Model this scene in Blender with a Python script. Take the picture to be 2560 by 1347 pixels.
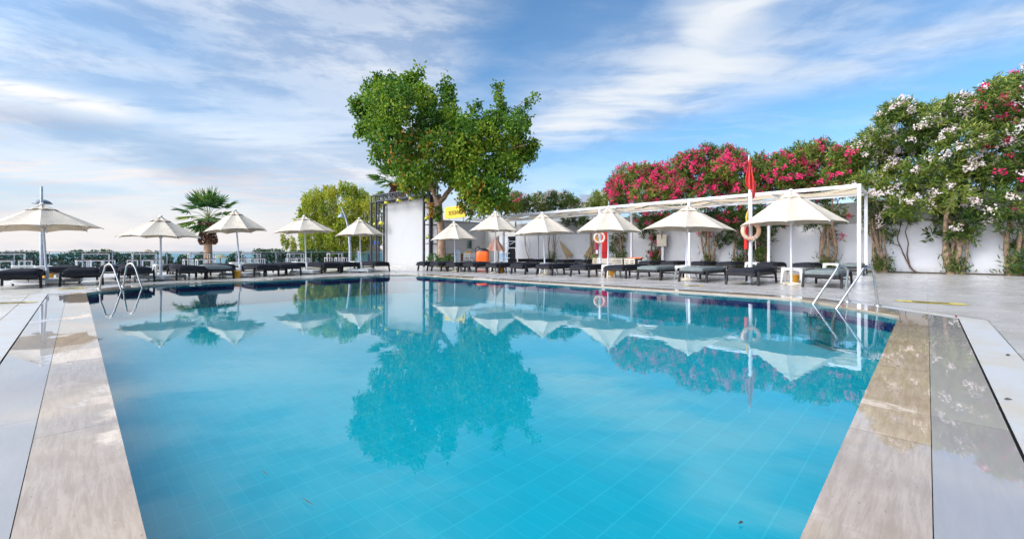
import bpy, bmesh, math, random
import numpy as np
from mathutils import Vector, Matrix

for o in list(bpy.data.objects):
    bpy.data.objects.remove(o)
R = math.radians
rng = np.random.default_rng(7)
random.seed(7)
scene = bpy.context.scene
COL = scene.collection

# ------------------------------------------------------------------ camera
F = 1062.0        # focal length in photo pixels (2560 wide)
HY = 632.0        # horizon row in the photo
CZ = 0.87         # camera height over the deck (deck is z = 0)
cam_d = bpy.data.cameras.new('camera')
cam = bpy.data.objects.new('camera', cam_d)
COL.objects.link(cam)
cam.location = (0, 0, CZ)
cam.rotation_euler = (R(90), 0, 0)
cam_d.sensor_width = 36
cam_d.lens = 36 * F / 2560
cam_d.shift_y = -(673.5 - HY) / 2560
cam_d.clip_start = 0.05
cam_d.clip_end = 6000
scene.camera = cam

# ------------------------------------------------------------------ exposure
scene.view_settings.view_transform = 'Standard'
scene.view_settings.look = 'None'
scene.view_settings.gamma = 1
scene.view_settings.use_curve_mapping = False
scene.view_settings.exposure = 0.35
scene.render.engine = 'CYCLES'
cy = scene.cycles
cy.use_denoising = True
cy.max_bounces = 10
cy.diffuse_bounces = 3
cy.glossy_bounces = 4
cy.transparent_max_bounces = 16
cy.transmission_bounces = 6
cy.caustics_reflective = False
cy.caustics_refractive = False
cy.sample_clamp_indirect = 6

SUN_EL, SUN_AZ = R(38), R(-118)      # azimuth measured from +Y towards +X

# ------------------------------------------------------------------ node helpers
class NT:
    def __init__(s, tree):
        s.t = tree
        s.n = tree.nodes
        s.l = tree.links
    def node(s, typ, **kw):
        n = s.n.new(typ)
        for k, v in kw.items():
            setattr(n, k, v)
        return n
    def inp(s, sock, v):
        if isinstance(v, bpy.types.NodeSocket):
            s.l.new(v, sock)
        elif v is not None:
            if sock.type == 'RGBA' and isinstance(v, (tuple, list)) and len(v) == 3:
                v = (*v, 1)
            sock.default_value = v
    def m(s, op, a, b=None, c=None, clamp=False):
        n = s.node('ShaderNodeMath', operation=op, use_clamp=clamp)
        s.inp(n.inputs[0], a)
        if b is not None: s.inp(n.inputs[1], b)
        if c is not None: s.inp(n.inputs[2], c)
        return n.outputs[0]
    def vm(s, op, a, b=None, scale=None):
        n = s.node('ShaderNodeVectorMath', operation=op)
        s.inp(n.inputs[0], a)
        if b is not None: s.inp(n.inputs[1], b)
        if scale is not None: s.inp(n.inputs['Scale'], scale)
        return n.outputs['Value'] if op in ('DOT_PRODUCT', 'LENGTH', 'DISTANCE') else n.outputs['Vector']
    def mix(s, f, a, b, blend='MIX'):
        n = s.node('ShaderNodeMix', data_type='RGBA', blend_type=blend)
        s.inp(n.inputs[0], f); s.inp(n.inputs[6], a); s.inp(n.inputs[7], b)
        return n.outputs[2]
    def mixf(s, f, a, b):
        n = s.node('ShaderNodeMix', data_type='FLOAT')
        s.inp(n.inputs[0], f); s.inp(n.inputs[2], a); s.inp(n.inputs[3], b)
        return n.outputs[0]
    def ss(s, v, lo, hi):           # smoothstep
        n = s.node('ShaderNodeMapRange', interpolation_type='SMOOTHSTEP')
        s.inp(n.inputs[0], v); s.inp(n.inputs[1], lo); s.inp(n.inputs[2], hi)
        return n.outputs[0]
    def noise(s, vec, scale, detail=4, rough=0.5, dist=0.0, out=0):
        n = s.node('ShaderNodeTexNoise')
        s.inp(n.inputs['Vector'], vec)
        n.inputs['Scale'].default_value = scale
        n.inputs['Detail'].default_value = detail
        n.inputs['Roughness'].default_value = rough
        n.inputs['Distortion'].default_value = dist
        return n.outputs[out]
    def mapping(s, vec, rot=(0, 0, 0), scale=(1, 1, 1), loc=(0, 0, 0)):
        n = s.node('ShaderNodeMapping')
        s.inp(n.inputs['Vector'], vec)
        n.inputs['Rotation'].default_value = rot
        n.inputs['Scale'].default_value = scale
        n.inputs['Location'].default_value = loc
        return n.outputs[0]
    def sep(s, v):
        n = s.node('ShaderNodeSeparateXYZ'); s.inp(n.inputs[0], v)
        return n.outputs
    def comb(s, x, y, z=0.0):
        n = s.node('ShaderNodeCombineXYZ')
        s.inp(n.inputs[0], x); s.inp(n.inputs[1], y); s.inp(n.inputs[2], z)
        return n.outputs[0]

# ------------------------------------------------------------------ world: Nishita sky with cirrus
world = bpy.data.worlds.new('World')
scene.world = world
world.use_nodes = True
world.node_tree.nodes.clear()
W = NT(world.node_tree)
sky = W.node('ShaderNodeTexSky', sky_type='NISHITA', sun_disc=False)
sky.sun_elevation = SUN_EL
sky.sun_rotation = SUN_AZ
sky.air_density = 1.0
sky.dust_density = 0.6
sky.ozone_density = 2.0
tc = W.node('ShaderNodeTexCoord')
D = tc.outputs['Generated']
dx, dy, dz = W.sep(D)
zz = W.m('MAXIMUM', dz, 0.0)
zp = W.m('ADD', zz, 0.05)
P = W.comb(W.m('DIVIDE', dx, zp), W.m('DIVIDE', dy, zp), 0.0)
# wispy domain warp
warp = W.vm('SCALE', W.vm('SUBTRACT', W.noise(P, 0.9, 4, 0.55, 0, 1), (0.5, 0.5, 0.5)), scale=0.55)
warp = W.vm('MULTIPLY', warp, (1, 1, 0))
PW = W.vm('ADD', P, warp)
def plane(px, py):
    x, y, z = (px - 1280) / F, 1.0, (HY - py) / F
    l = math.sqrt(x * x + y * y + z * z)
    x, y, z = x / l, y / l, z / l
    return (x / (z + 0.05), y / (z + 0.05), 0.0)
def band(a, b, w, vec=None):
    A, B = Vector(plane(*a)), Vector(plane(*b))
    d = B - A
    v = W.vm('SUBTRACT', vec or PW, tuple(A))
    t = W.m('MULTIPLY', W.vm('DOT_PRODUCT', v, tuple(d / d.length_squared)), 1.0, clamp=True)
    pr = W.vm('SCALE', tuple(d), scale=t)
    dist = W.vm('LENGTH', W.vm('SUBTRACT', v, pr))
    q = W.m('DIVIDE', dist, w)
    return W.m('EXPONENT', W.m('MULTIPLY', W.m('MULTIPLY', q, q), -1.0))
gl = band((60, 225), (240, 275), 0.32)
gl2 = band((560, 335), (720, 330), 0.5)
# left cloud sheet: covers everything west of a soft edge
az = W.m('ARCTAN2', dx, dy)
el = W.m('ARCSINE', dz)
n_big = W.noise(W.mapping(P, rot=(0, 0, R(-50)), scale=(0.5, 1.3, 1)), 1.0, 8, 0.60, 0.5)
n_fine = W.noise(W.mapping(P, rot=(0, 0, R(-52)), scale=(0.8, 3.0, 1)), 1.5, 9, 0.60, 0.15)
n_puff = W.noise(W.mapping(D, rot=(0, 0, 0), scale=(2.0, 2.0, 7.0)), 2.6, 9, 0.64, 0.2)
edge = W.m('ADD', az, W.m('MULTIPLY', W.m('SUBTRACT', n_big, 0.5), 0.55))
Lm = W.ss(edge, 0.06, -0.30)
sheet = W.m('MULTIPLY', Lm, W.ss(W.m('ADD', W.m('MULTIPLY', n_big, 0.55), W.m('MULTIPLY', n_fine, 0.45)), 0.30, 0.60))
blue_a = band((420, 250), (640, 270), 0.75)
blue_b = band((130, 20), (330, 90), 0.4)
blue_c = band((700, 60), (900, 30), 0.35)
blues = W.m('MAXIMUM', W.m('MULTIPLY', blue_a, 0.55), W.m('MAXIMUM', W.m('MULTIPLY', blue_b, 0.75), W.m('MULTIPLY', blue_c, 0.4)))
sheet = W.m('MULTIPLY', sheet, W.m('SUBTRACT', 1.0, blues))
sheet = W.m('MAXIMUM', sheet, W.m('MULTIPLY', gl, 0.9))
sheet = W.m('MAXIMUM', sheet, W.m('MULTIPLY', Lm, W.m('SUBTRACT', 0.72, W.m('MULTIPLY', blues, 0.5))))
# cirrus fan on the right
fib = W.noise(W.mapping(PW, rot=(0, 0, R(48)), scale=(0.7, 3.2, 1)), 1.5, 6, 0.52, 0.1)
fib = W.ss(fib, 0.28, 0.66)
s1 = band((1400, 320), (1720, 190), 0.50)
s2 = band((1700, 200), (1790, 10), 0.20)
s3 = band((1450, 325), (2560, 60), 0.34)
s4 = band((1780, 40), (1960, -40), 0.10)
s5 = band((1500, 215), (2100, 30), 0.34)
cir = W.m('MULTIPLY', s1, 1.0)
cir = W.m('MAXIMUM', cir, W.m('MULTIPLY', s2, 0.9))
cir = W.m('MAXIMUM', cir, W.m('MULTIPLY', s3, 0.66))
cir = W.m('MAXIMUM', cir, W.m('MULTIPLY', s4, 1.1))
cir = W.m('MAXIMUM', cir, W.m('MULTIPLY', s5, 0.42))
cir = W.m('MULTIPLY', cir, W.m('ADD', 0.45, W.m('MULTIPLY', fib, 0.6)))
veil = W.m('MULTIPLY', W.ss(fib, 0.3, 1.0), 0.16)
# haze close to the horizon, stronger to the west
hz = W.ss(el, 0.30, 0.0)
hzr = W.m('MULTIPLY', hz, W.m('ADD', 0.58, W.m('MULTIPLY', W.ss(az, 0.45, -0.1), 0.42)))
cov = W.m('MAXIMUM', W.m('MAXIMUM', sheet, cir), W.m('MAXIMUM', veil, hzr), clamp=True)
cov = W.m('MINIMUM', cov, 0.97)
# cloud colour: bright white tops, blue-grey undersides, warm near the horizon
ccol = W.mix(W.ss(n_puff, 0.40, 0.60), (0.50, 0.59, 0.76), (0.92, 0.95, 1.0))
glow = W.m('MULTIPLY', W.m('MAXIMUM', gl, W.m('MULTIPLY', gl2, 0.8)), W.ss(n_fine, 0.30, 0.55))
ccol = W.mix(W.ss(cir, 0.3, 0.9), ccol, (0.88, 0.92, 0.97))
ccol = W.mix(glow, ccol, (1.30, 1.24, 1.14))
warmf = W.m('MULTIPLY', W.ss(el, 0.30, 0.06), W.ss(az, 0.25, -0.15))
streak = W.noise(W.mapping(W.comb(az, el, 0), scale=(2.4, 12, 1), rot=(0, 0, R(6))), 1.2, 6, 0.58, 0.5)
wc = W.mix(W.ss(streak, 0.34, 0.60), (0.68, 0.72, 0.82), (0.96, 0.89, 0.88))
ccol = W.mix(W.m('MULTIPLY', warmf, 0.85), ccol, wc)
gry = band((250, 345), (430, 395), 0.55)
ccol = W.mix(W.m('MULTIPLY', W.m('MULTIPLY', gry, 0.8), W.ss(streak, 0.65, 0.45)), ccol, (0.40, 0.50, 0.68))
# unseen sky round the sun, brightened as added fill light for the foreground
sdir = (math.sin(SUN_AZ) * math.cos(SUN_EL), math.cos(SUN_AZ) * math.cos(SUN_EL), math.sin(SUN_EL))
sky_fill = W.ss(W.vm('DOT_PRODUCT', D, sdir), 0.42, 1.0)
gain = W.m('ADD', 7.9, W.m('MULTIPLY', sky_fill, 50.0))
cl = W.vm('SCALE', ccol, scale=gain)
blue = W.vm('MULTIPLY', sky.outputs[0], (0.95, 1.40, 1.60))
fcov = W.m('MAXIMUM', cov, W.m('MULTIPLY', sky_fill, 0.9))
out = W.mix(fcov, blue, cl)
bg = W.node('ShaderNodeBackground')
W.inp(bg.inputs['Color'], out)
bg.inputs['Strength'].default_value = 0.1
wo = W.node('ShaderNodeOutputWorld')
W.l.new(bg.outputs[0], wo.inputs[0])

# ------------------------------------------------------------------ sun behind thin cloud
sd = bpy.data.lights.new('sun', 'SUN')
sd.energy = 1.5
sd.angle = R(12)
sd.color = (1.0, 0.93, 0.84)
so = bpy.data.objects.new('sun', sd)
COL.objects.link(so)
so.rotation_euler = Vector(sdir).to_track_quat('Z', 'Y').to_euler()

# ------------------------------------------------------------------ materials
def newmat(name):
    m = bpy.data.materials.new(name)
    m.use_nodes = True
    t = NT(m.node_tree)
    b = t.n['Principled BSDF']
    return m, t, b
def mat(name, col, rough=0.5, metal=0.0, var=0.12, vscale=6.0, bump=0.0, bscale=40.0, spec=None, coat=0.0):
    m, t, b = newmat(name)
    c = t.node('ShaderNodeTexCoord').outputs['Object']
    n = t.noise(c, vscale, 5, 0.6)
    lo = tuple(x * (1 - var) for x in col); hi = tuple(min(1, x * (1 + var)) for x in col)
    t.inp(b.inputs['Base Color'], t.mix(t.ss(n, 0.3, 0.7), lo, hi))
    t.inp(b.inputs['Roughness'], t.mixf(n, max(0, rough - 0.08), min(1, rough + 0.08)))
    b.inputs['Metallic'].default_value = metal
    if spec is not None: b.inputs['Specular IOR Level'].default_value = spec
    if coat: b.inputs['Coat Weight'].default_value = coat
    if bump:
        bn = t.node('ShaderNodeBump'); bn.inputs['Strength'].default_value = bump; bn.inputs['Distance'].default_value = 0.01
        t.l.new(t.noise(c, bscale, 4, 0.6), bn.inputs['Height']); t.l.new(bn.outputs[0], b.inputs['Normal'])
    return m
def thin_mat(name, col, trans=0.35, col2=None, attr=False, rough=0.6, tcol=None, var=0.25):
    """cloth or leaf: diffuse + translucent"""
    m = bpy.data.materials.new(name); m.use_nodes = True
    t = NT(m.node_tree); t.n.clear()
    if attr:
        a = t.node('ShaderNodeAttribute', attribute_name='tint').outputs['Fac']
        rmp = t.node('ShaderNodeValToRGB')
        cr = rmp.color_ramp
        for i, (p_, c_) in enumerate(col):
            e = cr.elements[i] if i < 2 else cr.elements.new(p_)
            e.position = p_; e.color = (*c_, 1)
        t.l.new(a, rmp.inputs[0]); c = rmp.outputs[0]
    else:
        co = t.node('ShaderNodeTexCoord').outputs['Object']
        n = t.noise(co, 5.0, 5, 0.6)
        c = t.mix(t.ss(n, 0.3, 0.7), tuple(x * (1 - var) for x in col), col)
    p = t.node('ShaderNodeBsdfPrincipled'); p.inputs['Roughness'].default_value = rough
    p.inputs['Specular IOR Level'].default_value = 0.35
    t.l.new(c, p.inputs['Base Color'])
    tr = t.node('ShaderNodeBsdfTranslucent')
    if tcol: t.inp(tr.inputs[0], t.mix(1.0, c, tcol, 'MULTIPLY'))
    else: t.l.new(c, tr.inputs[0])
    mx = t.node('ShaderNodeMixShader'); mx.inputs[0].default_value = trans
    t.l.new(p.outputs[0], mx.inputs[1]); t.l.new(tr.outputs[0], mx.inputs[2])
    o = t.node('ShaderNodeOutputMaterial'); t.l.new(mx.outputs[0], o.inputs[0])
    return m

ANG = math.atan2(1062, 1039)       # world angle of the pool's u axis
U = Vector((math.cos(ANG), math.sin(ANG), 0))
V = Vector((-math.sin(ANG), math.cos(ANG), 0))

M = {}
M['white_paint'] = mat('white_paint', (0.66, 0.66, 0.69), 0.35, var=0.05)
M['white_plastic'] = mat('white_plastic', (0.66, 0.645, 0.61), 0.4, var=0.05)
M['black_steel'] = mat('black_steel', (0.022, 0.024, 0.032), 0.38, var=0.2)
M['steel'] = mat('steel', (0.44, 0.42, 0.40), 0.18, metal=1.0, var=0.05)
M['grey_metal'] = mat('grey_metal', (0.40, 0.43, 0.48), 0.35, metal=0.6)
M['wood_dark'] = mat('wood_dark', (0.10, 0.045, 0.03), 0.5, var=0.3)
M['wood_mid'] = mat('wood_mid', (0.38, 0.17, 0.05), 0.5, var=0.25)
M['wood_pale'] = mat('wood_pale', (0.62, 0.55, 0.45), 0.6, var=0.12)
M['frame_dark'] = mat('frame_dark', (0.014, 0.013, 0.014), 0.55, spec=0.25, var=0.3, bump=0.4, bscale=60)
M['orange'] = mat('orange', (0.85, 0.13, 0.01), 0.35, var=0.06)
M['amber'] = mat('amber', (0.72, 0.33, 0.02), 0.45, var=0.08)
M['red'] = mat('red', (0.62, 0.012, 0.012), 0.45, var=0.08)
M['dark_red'] = mat('dark_red', (0.28, 0.015, 0.03), 0.4, var=0.1)
M['black_plastic'] = mat('black_plastic', (0.02, 0.02, 0.022), 0.35)
M['yellow'] = mat('yellow', (0.78, 0.50, 0.015), 0.45, var=0.06)
M['yellow_worn'] = mat('yellow_worn', (0.55, 0.42, 0.04), 0.5, var=0.5, vscale=9)
M['yellow_bag'] = mat('yellow_bag', (0.52, 0.50, 0.03), 0.35, var=0.25, vscale=14, bump=0.8, bscale=18)
M['cream_box'] = mat('cream_box', (0.60, 0.53, 0.42), 0.5, var=0.06)
M['buoy'] = mat('buoy', (0.86, 0.47, 0.32), 0.5, var=0.1)
M['blue'] = mat('blue', (0.02, 0.12, 0.55), 0.5)
M['hut_blue'] = mat('hut_blue', (0.33, 0.62, 0.75), 0.7)
M['bark'] = mat('bark', (0.30, 0.19, 0.12), 0.85, var=0.4, vscale=5, bump=0.9, bscale=14)
M['bark_pale'] = mat('bark_pale', (0.30, 0.20, 0.13), 0.85, var=0.45, vscale=9, bump=0.9, bscale=22)
M['palm_skirt'] = mat('palm_skirt', (0.13, 0.055, 0.035), 0.9, var=0.5, vscale=20, bump=1, bscale=30)
M['thatch'] = mat('thatch', (0.34, 0.25, 0.16), 0.9, var=0.35, vscale=20, bump=1, bscale=40)
M['canvas'] = thin_mat('canvas', (0.71, 0.615, 0.49), 0.26, var=0.12)
M['canvas_warm'] = thin_mat('canvas_warm', (0.78, 0.64, 0.45), 0.6, var=0.12)
M['peach'] = thin_mat('peach', (0.86, 0.50, 0.36), 0.3, var=0.08)
M['tan_cloth'] = thin_mat('tan_cloth', (0.52, 0.38, 0.20), 0.15, var=0.3)
M['flag_red'] = thin_mat('flag_red', (0.86, 0.085, 0.075), 0.45, var=0.15)
M['cushion'] = mat('cushion', (0.020, 0.021, 0.027), 0.9, spec=0.1, var=0.25, vscale=7, bump=0.5, bscale=24)
M['cushion_green'] = mat('cushion_green', (0.14, 0.16, 0.155), 0.9, spec=0.15, var=0.18, vscale=7, bump=0.5, bscale=24)
M['petal_pale'] = thin_mat('petal_pale', [(0, (0.88, 0.62, 0.60)), (0.4, (0.93, 0.80, 0.77)), (1, (0.95, 0.90, 0.86))], 0.35, attr=True)
M['petal_red'] = thin_mat('petal_red', [(0, (0.74, 0.008, 0.13)), (1, (0.98, 0.09, 0.30))], 0.35, attr=True)
M['petal_white'] = thin_mat('petal_white', [(0, (0.75, 0.75, 0.5)), (1, (0.85, 0.85, 0.7))], 0.35, attr=True)
M['leaf_oleander'] = thin_mat('leaf_oleander', [(0, (0.012, 0.034, 0.008)), (0.35, (0.042, 0.095, 0.015)), (0.7, (0.16, 0.225, 0.028)), (1, (0.36, 0.36, 0.07))], 0.30, attr=True)
M['leaf_plane'] = thin_mat('leaf_plane', [(0, (0.016, 0.062, 0.008)), (0.4, (0.085, 0.195, 0.014)), (0.7, (0.24, 0.345, 0.022)), (0.9, (0.38, 0.38, 0.03)), (1, (0.45, 0.15, 0.03))], 0.38, attr=True)
M['leaf_pepper'] = thin_mat('leaf_pepper', [(0, (0.08, 0.15, 0.016)), (0.5, (0.27, 0.35, 0.024)), (1, (0.56, 0.46, 0.04))], 0.42, attr=True)
M['leaf_hedge'] = thin_mat('leaf_hedge', [(0, (0.012, 0.045, 0.012)), (0.6, (0.035, 0.10, 0.02)), (1, (0.10, 0.19, 0.04))], 0.25, attr=True)
M['leaf_palm'] = thin_mat('leaf_palm', [(0, (0.025, 0.09, 0.02)), (0.6, (0.085, 0.21, 0.035)), (1, (0.26, 0.32, 0.06))], 0.35, attr=True)
M['ink'] = mat('ink', (0.05, 0.045, 0.03), 0.6)
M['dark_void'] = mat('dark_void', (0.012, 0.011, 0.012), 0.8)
M['sand'] = mat('sand', (0.42, 0.36, 0.28), 0.9, var=0.15, vscale=0.6)

# white render wall with weathering
def wall_mat(name, base, dirt):
    m, t, b = newmat(name)
    c = t.node('ShaderNodeTexCoord').outputs['Object']
    n = t.noise(c, 0.7, 6, 0.6)
    n2 = t.noise(t.mapping(c, scale=(1, 1, 0.25)), 4.0, 6, 0.65)
    z = t.sep(t.node('ShaderNodeNewGeometry').outputs['Position'])[2]
    k = t.m('MULTIPLY', t.ss(z, 0.35, 0.0), t.ss(n2, 0.35, 0.65))
    k = t.m('MAXIMUM', k, t.m('MULTIPLY', t.ss(n, 0.52, 0.75), 0.45))
    t.inp(b.inputs['Base Color'], t.mix(k, base, dirt))
    b.inputs['Roughness'].default_value = 0.85
    bn = t.node('ShaderNodeBump'); bn.inputs['Strength'].default_value = 0.35; bn.inputs['Distance'].default_value = 0.02
    t.l.new(t.noise(c, 18, 6, 0.6), bn.inputs['Height']); t.l.new(bn.outputs[0], b.inputs['Normal'])
    return m
M['wall_white'] = wall_mat('wall_white', (0.56, 0.555, 0.57), (0.40, 0.39, 0.38))
M['wall_grey'] = wall_mat('wall_grey', (0.34, 0.32, 0.31), (0.20, 0.18, 0.17))
M['wall_beige'] = wall_mat('wall_beige', (0.56, 0.53, 0.50), (0.42, 0.39, 0.36))
M['screen_white'] = wall_mat('screen_white', (0.40, 0.395, 0.39), (0.355, 0.35, 0.345))

# stone set in bands round the pool: UV = (along, across) in metres
def band_mat(name, c1, c2, c3, joint, jl, wet_lo, wet_hi, pits=0.0, dry=0.42):
    m, t, b = newmat(name)
    uv = t.node('ShaderNodeTexCoord').outputs['UV']
    g = t.node('ShaderNodeNewGeometry').outputs['Position']
    grain = t.noise(t.mapping(uv, scale=(3.5, 34, 1)), 1.0, 9, 0.72, 0.3)
    cloud = t.noise(uv, 3.0, 6, 0.6)
    pit = t.noise(t.mapping(uv, scale=(30, 70, 1)), 1.0, 3, 0.5)
    col = t.mix(t.ss(grain, 0.35, 0.65), c1, c2)
    col = t.mix(t.m('MULTIPLY', t.ss(cloud, 0.45, 0.7), 0.6), col, c3)
    col = t.mix(t.m('MULTIPLY', t.ss(pit, 0.66, 0.72), pits), col, tuple(x * 0.45 for x in c1))
    x, y, _ = t.sep(uv)
    fr = t.m('FRACT', t.m('DIVIDE', x, jl))
    dj = t.m('MULTIPLY', t.m('MINIMUM', fr, t.m('SUBTRACT', 1.0, fr)), jl)
    j = t.ss(dj, 0.006, 0.002)
    tile = t.m('FLOOR', t.m('DIVIDE', x, jl))
    wn = t.node('ShaderNodeTexWhiteNoise', noise_dimensions='1D'); t.l.new(tile, wn.inputs['W'])
    col = t.mix(1.0, col, t.mix(wn.outputs[0], (0.86, 0.86, 0.88), (1.06, 1.04, 1.0)), 'MULTIPLY')
    col = t.mix(t.m('MULTIPLY', j, 0.7), col, joint)
    wet = t.noise(t.mapping(g, rot=(0, 0, 0), scale=(1, 1, 1)), 0.55, 6, 0.62, 0.4)
    wet = t.m('ADD', wet, t.m('MULTIPLY', t.ss(t.sep(g)[0], 0.8, 2.0), 0.10))
    wf = t.ss(wet, wet_lo, wet_hi)
    col = t.mix(t.m('MULTIPLY', wf, 0.50), col, t.mix(1.0, col, (0.42, 0.35, 0.28), 'MULTIPLY'))
    t.inp(b.inputs['Base Color'], col)
    t.inp(b.inputs['Roughness'], t.mixf(wf, dry, 0.02))
    b.inputs['Specular IOR Level'].default_value = 0.9
    bn = t.node('ShaderNodeBump'); bn.inputs['Distance'].default_value = 0.004
    t.inp(bn.inputs['Strength'], t.mixf(wf, 0.35, 0.0))
    t.l.new(t.m('SUBTRACT', t.m('ADD', grain, pit), j), bn.inputs['Height']); t.l.new(bn.outputs[0], b.inputs['Normal'])
    return m
M['travertine'] = band_mat('travertine', (0.46, 0.36, 0.265), (0.60, 0.50, 0.395), (0.42, 0.315, 0.22), (0.26, 0.18, 0.11), 1.65, 0.42, 0.46, 0.5)
M['grey_marble'] = band_mat('grey_marble', (0.405, 0.395, 0.39), (0.435, 0.425, 0.42), (0.42, 0.405, 0.395), (0.25, 0.24, 0.23), 1.9, 0.42, 0.46, 0.05, 0.3)

def grate_mat():
    m, t, b = newmat('grate_white')
    uv = t.node('ShaderNodeTexCoord').outputs['UV']
    x, y, _ = t.sep(uv)
    s = t.m('SINE', t.m('MULTIPLY', x, 2 * math.pi / 0.022))
    n = t.noise(uv, 2.0, 5, 0.6)
    n2 = t.noise(uv, 30, 4, 0.6)
    c = t.mix(t.ss(n, 0.4, 0.65), (0.44, 0.435, 0.43), (0.44, 0.39, 0.31))
    c = t.mix(t.m('MULTIPLY', t.ss(n2, 0.55, 0.7), 0.35), c, (0.45, 0.36, 0.26))
    c = t.mix(t.m('MULTIPLY', t.ss(s, -0.3, -0.95), 0.6), c, (0.30, 0.29, 0.28))
    t.inp(b.inputs['Base Color'], c)
    b.inputs['Roughness'].default_value = 0.5
    bn = t.node('ShaderNodeBump'); bn.inputs['Strength'].default_value = 0.6; bn.inputs['Distance'].default_value = 0.004
    t.l.new(s, bn.inputs['Height']); t.l.new(bn.outputs[0], b.inputs['Normal'])
    return m
M['grate'] = grate_mat()

def deck_mat():
    m, t, b = newmat('deck_tiles')
    g = t.node('ShaderNodeNewGeometry').outputs['Position']
    u = t.vm('DOT_PRODUCT', g, tuple(U)); v = t.vm('DOT_PRODUCT', g, tuple(V))
    a, c_ = t.m('DIVIDE', u, 0.62), t.m('DIVIDE', v, 1.24)
    def jd(q, s):
        fr = t.m('FRACT', q)
        return t.m('MULTIPLY', t.m('MINIMUM', fr, t.m('SUBTRACT', 1.0, fr)), s)
    j = t.ss(t.m('MINIMUM', jd(a, 0.62), jd(c_, 1.24)), 0.005, 0.0015)
    cell = t.comb(t.m('FLOOR', a), t.m('FLOOR', c_), 0)
    wn = t.node('ShaderNodeTexWhiteNoise', noise_dimensions='2D'); t.l.new(cell, wn.inputs['Vector'])
    vein = t.noise(t.mapping(g, rot=(0, 0, R(-25)), scale=(0.6, 2.6, 1)), 1.5, 8, 0.7, 1.2)
    col = t.mix(t.ss(vein, 0.3, 0.7), (0.385, 0.358, 0.335), (0.435, 0.408, 0.382))
    col = t.mix(0.6, col, t.mix(1.0, col, t.mix(wn.outputs[0], (0.93, 0.93, 0.94), (1.05, 1.04, 1.03)), 'MULTIPLY'))
    # warmer, worn paving on the western side
    x = t.sep(g)[0]
    col = t.mix(t.m('MULTIPLY', t.ss(x, -4.0, -8.0), 0.6), col, (0.60, 0.54, 0.44))
    st = t.noise(g, 1.3, 6, 0.7, 0.5)
    col = t.mix(t.m('MULTIPLY', t.ss(st, 0.62, 0.78), 0.4), col, (0.24, 0.21, 0.18))
    col = t.mix(t.m('MULTIPLY', j, 0.6), col, (0.20, 0.19, 0.18))
    t.inp(b.inputs['Base Color'], col)
    sm = t.noise(g, 0.8, 5, 0.6)
    t.inp(b.inputs['Roughness'], t.mixf(t.ss(sm, 0.35, 0.65), 0.20, 0.32))
    b.inputs['Specular IOR Level'].default_value = 0.55
    bn = t.node('ShaderNodeBump'); bn.inputs['Strength'].default_value = 0.12; bn.inputs['Distance'].default_value = 0.003
    t.l.new(t.m('SUBTRACT', t.m('MULTIPLY', vein, 0.4), j), bn.inputs['Height']); t.l.new(bn.outputs[0], b.inputs['Normal'])
    return m
M['deck'] = deck_mat()

def pool_mat(floor=True):
    m, t, b = newmat('pool_tiles' if floor else 'pool_wall_tiles')
    g = t.node('ShaderNodeNewGeometry').outputs['Position']
    u = t.vm('DOT_PRODUCT', g, tuple(U)); v = t.vm('DOT_PRODUCT', g, tuple(V)); z = t.sep(g)[2]
    def jd(q, s):
        q = t.m('DIVIDE', q, s); fr = t.m('FRACT', q)
        return t.m('MULTIPLY', t.m('MINIMUM', fr, t.m('SUBTRACT', 1.0, fr)), s)
    if floor:
        ju = t.ss(jd(u, 0.11), 0.005, 0.002); jv = t.ss(jd(v, 0.22), 0.007, 0.003)
        j = t.m('MAXIMUM', t.m('MULTIPLY', ju, 0.65), jv)
        wn = t.node('ShaderNodeTexWhiteNoise', noise_dimensions='2D')
        t.l.new(t.comb(t.m('FLOOR', t.m('DIVIDE', u, 0.11)), t.m('FLOOR', t.m('DIVIDE', v, 0.22)), 0), wn.inputs['Vector'])
        tile = t.mix(wn.outputs[0], (0.0, 0.435, 0.525), (0.0, 0.465, 0.555))
        col = t.mix(t.m('MULTIPLY', j, 0.42), tile, (0.09, 0.60, 0.66))
    else:
        j = t.m('MAXIMUM', t.ss(jd(t.m('ADD', u, v), 0.25), 0.005, 0.002), t.ss(jd(z, 0.125), 0.005, 0.002))
        col = t.mix(t.m('MULTIPLY', j, 0.6), (0.0, 0.40, 0.48), (0.10, 0.54, 0.60))
        s = t.m('MULTIPLY', t.m('GREATER_THAN', z, -0.25), t.m('LESS_THAN', z, -0.125))
        col = t.mix(s, col, (0.005, 0.03, 0.20))
    t.inp(b.inputs['Base Color'], col)
    b.inputs['Roughness'].default_value = 0.4
    b.inputs['Specular IOR Level'].default_value = 0.1
    return m
M['pool_floor'] = pool_mat(True)
M['pool_wall'] = pool_mat(False)

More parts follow.
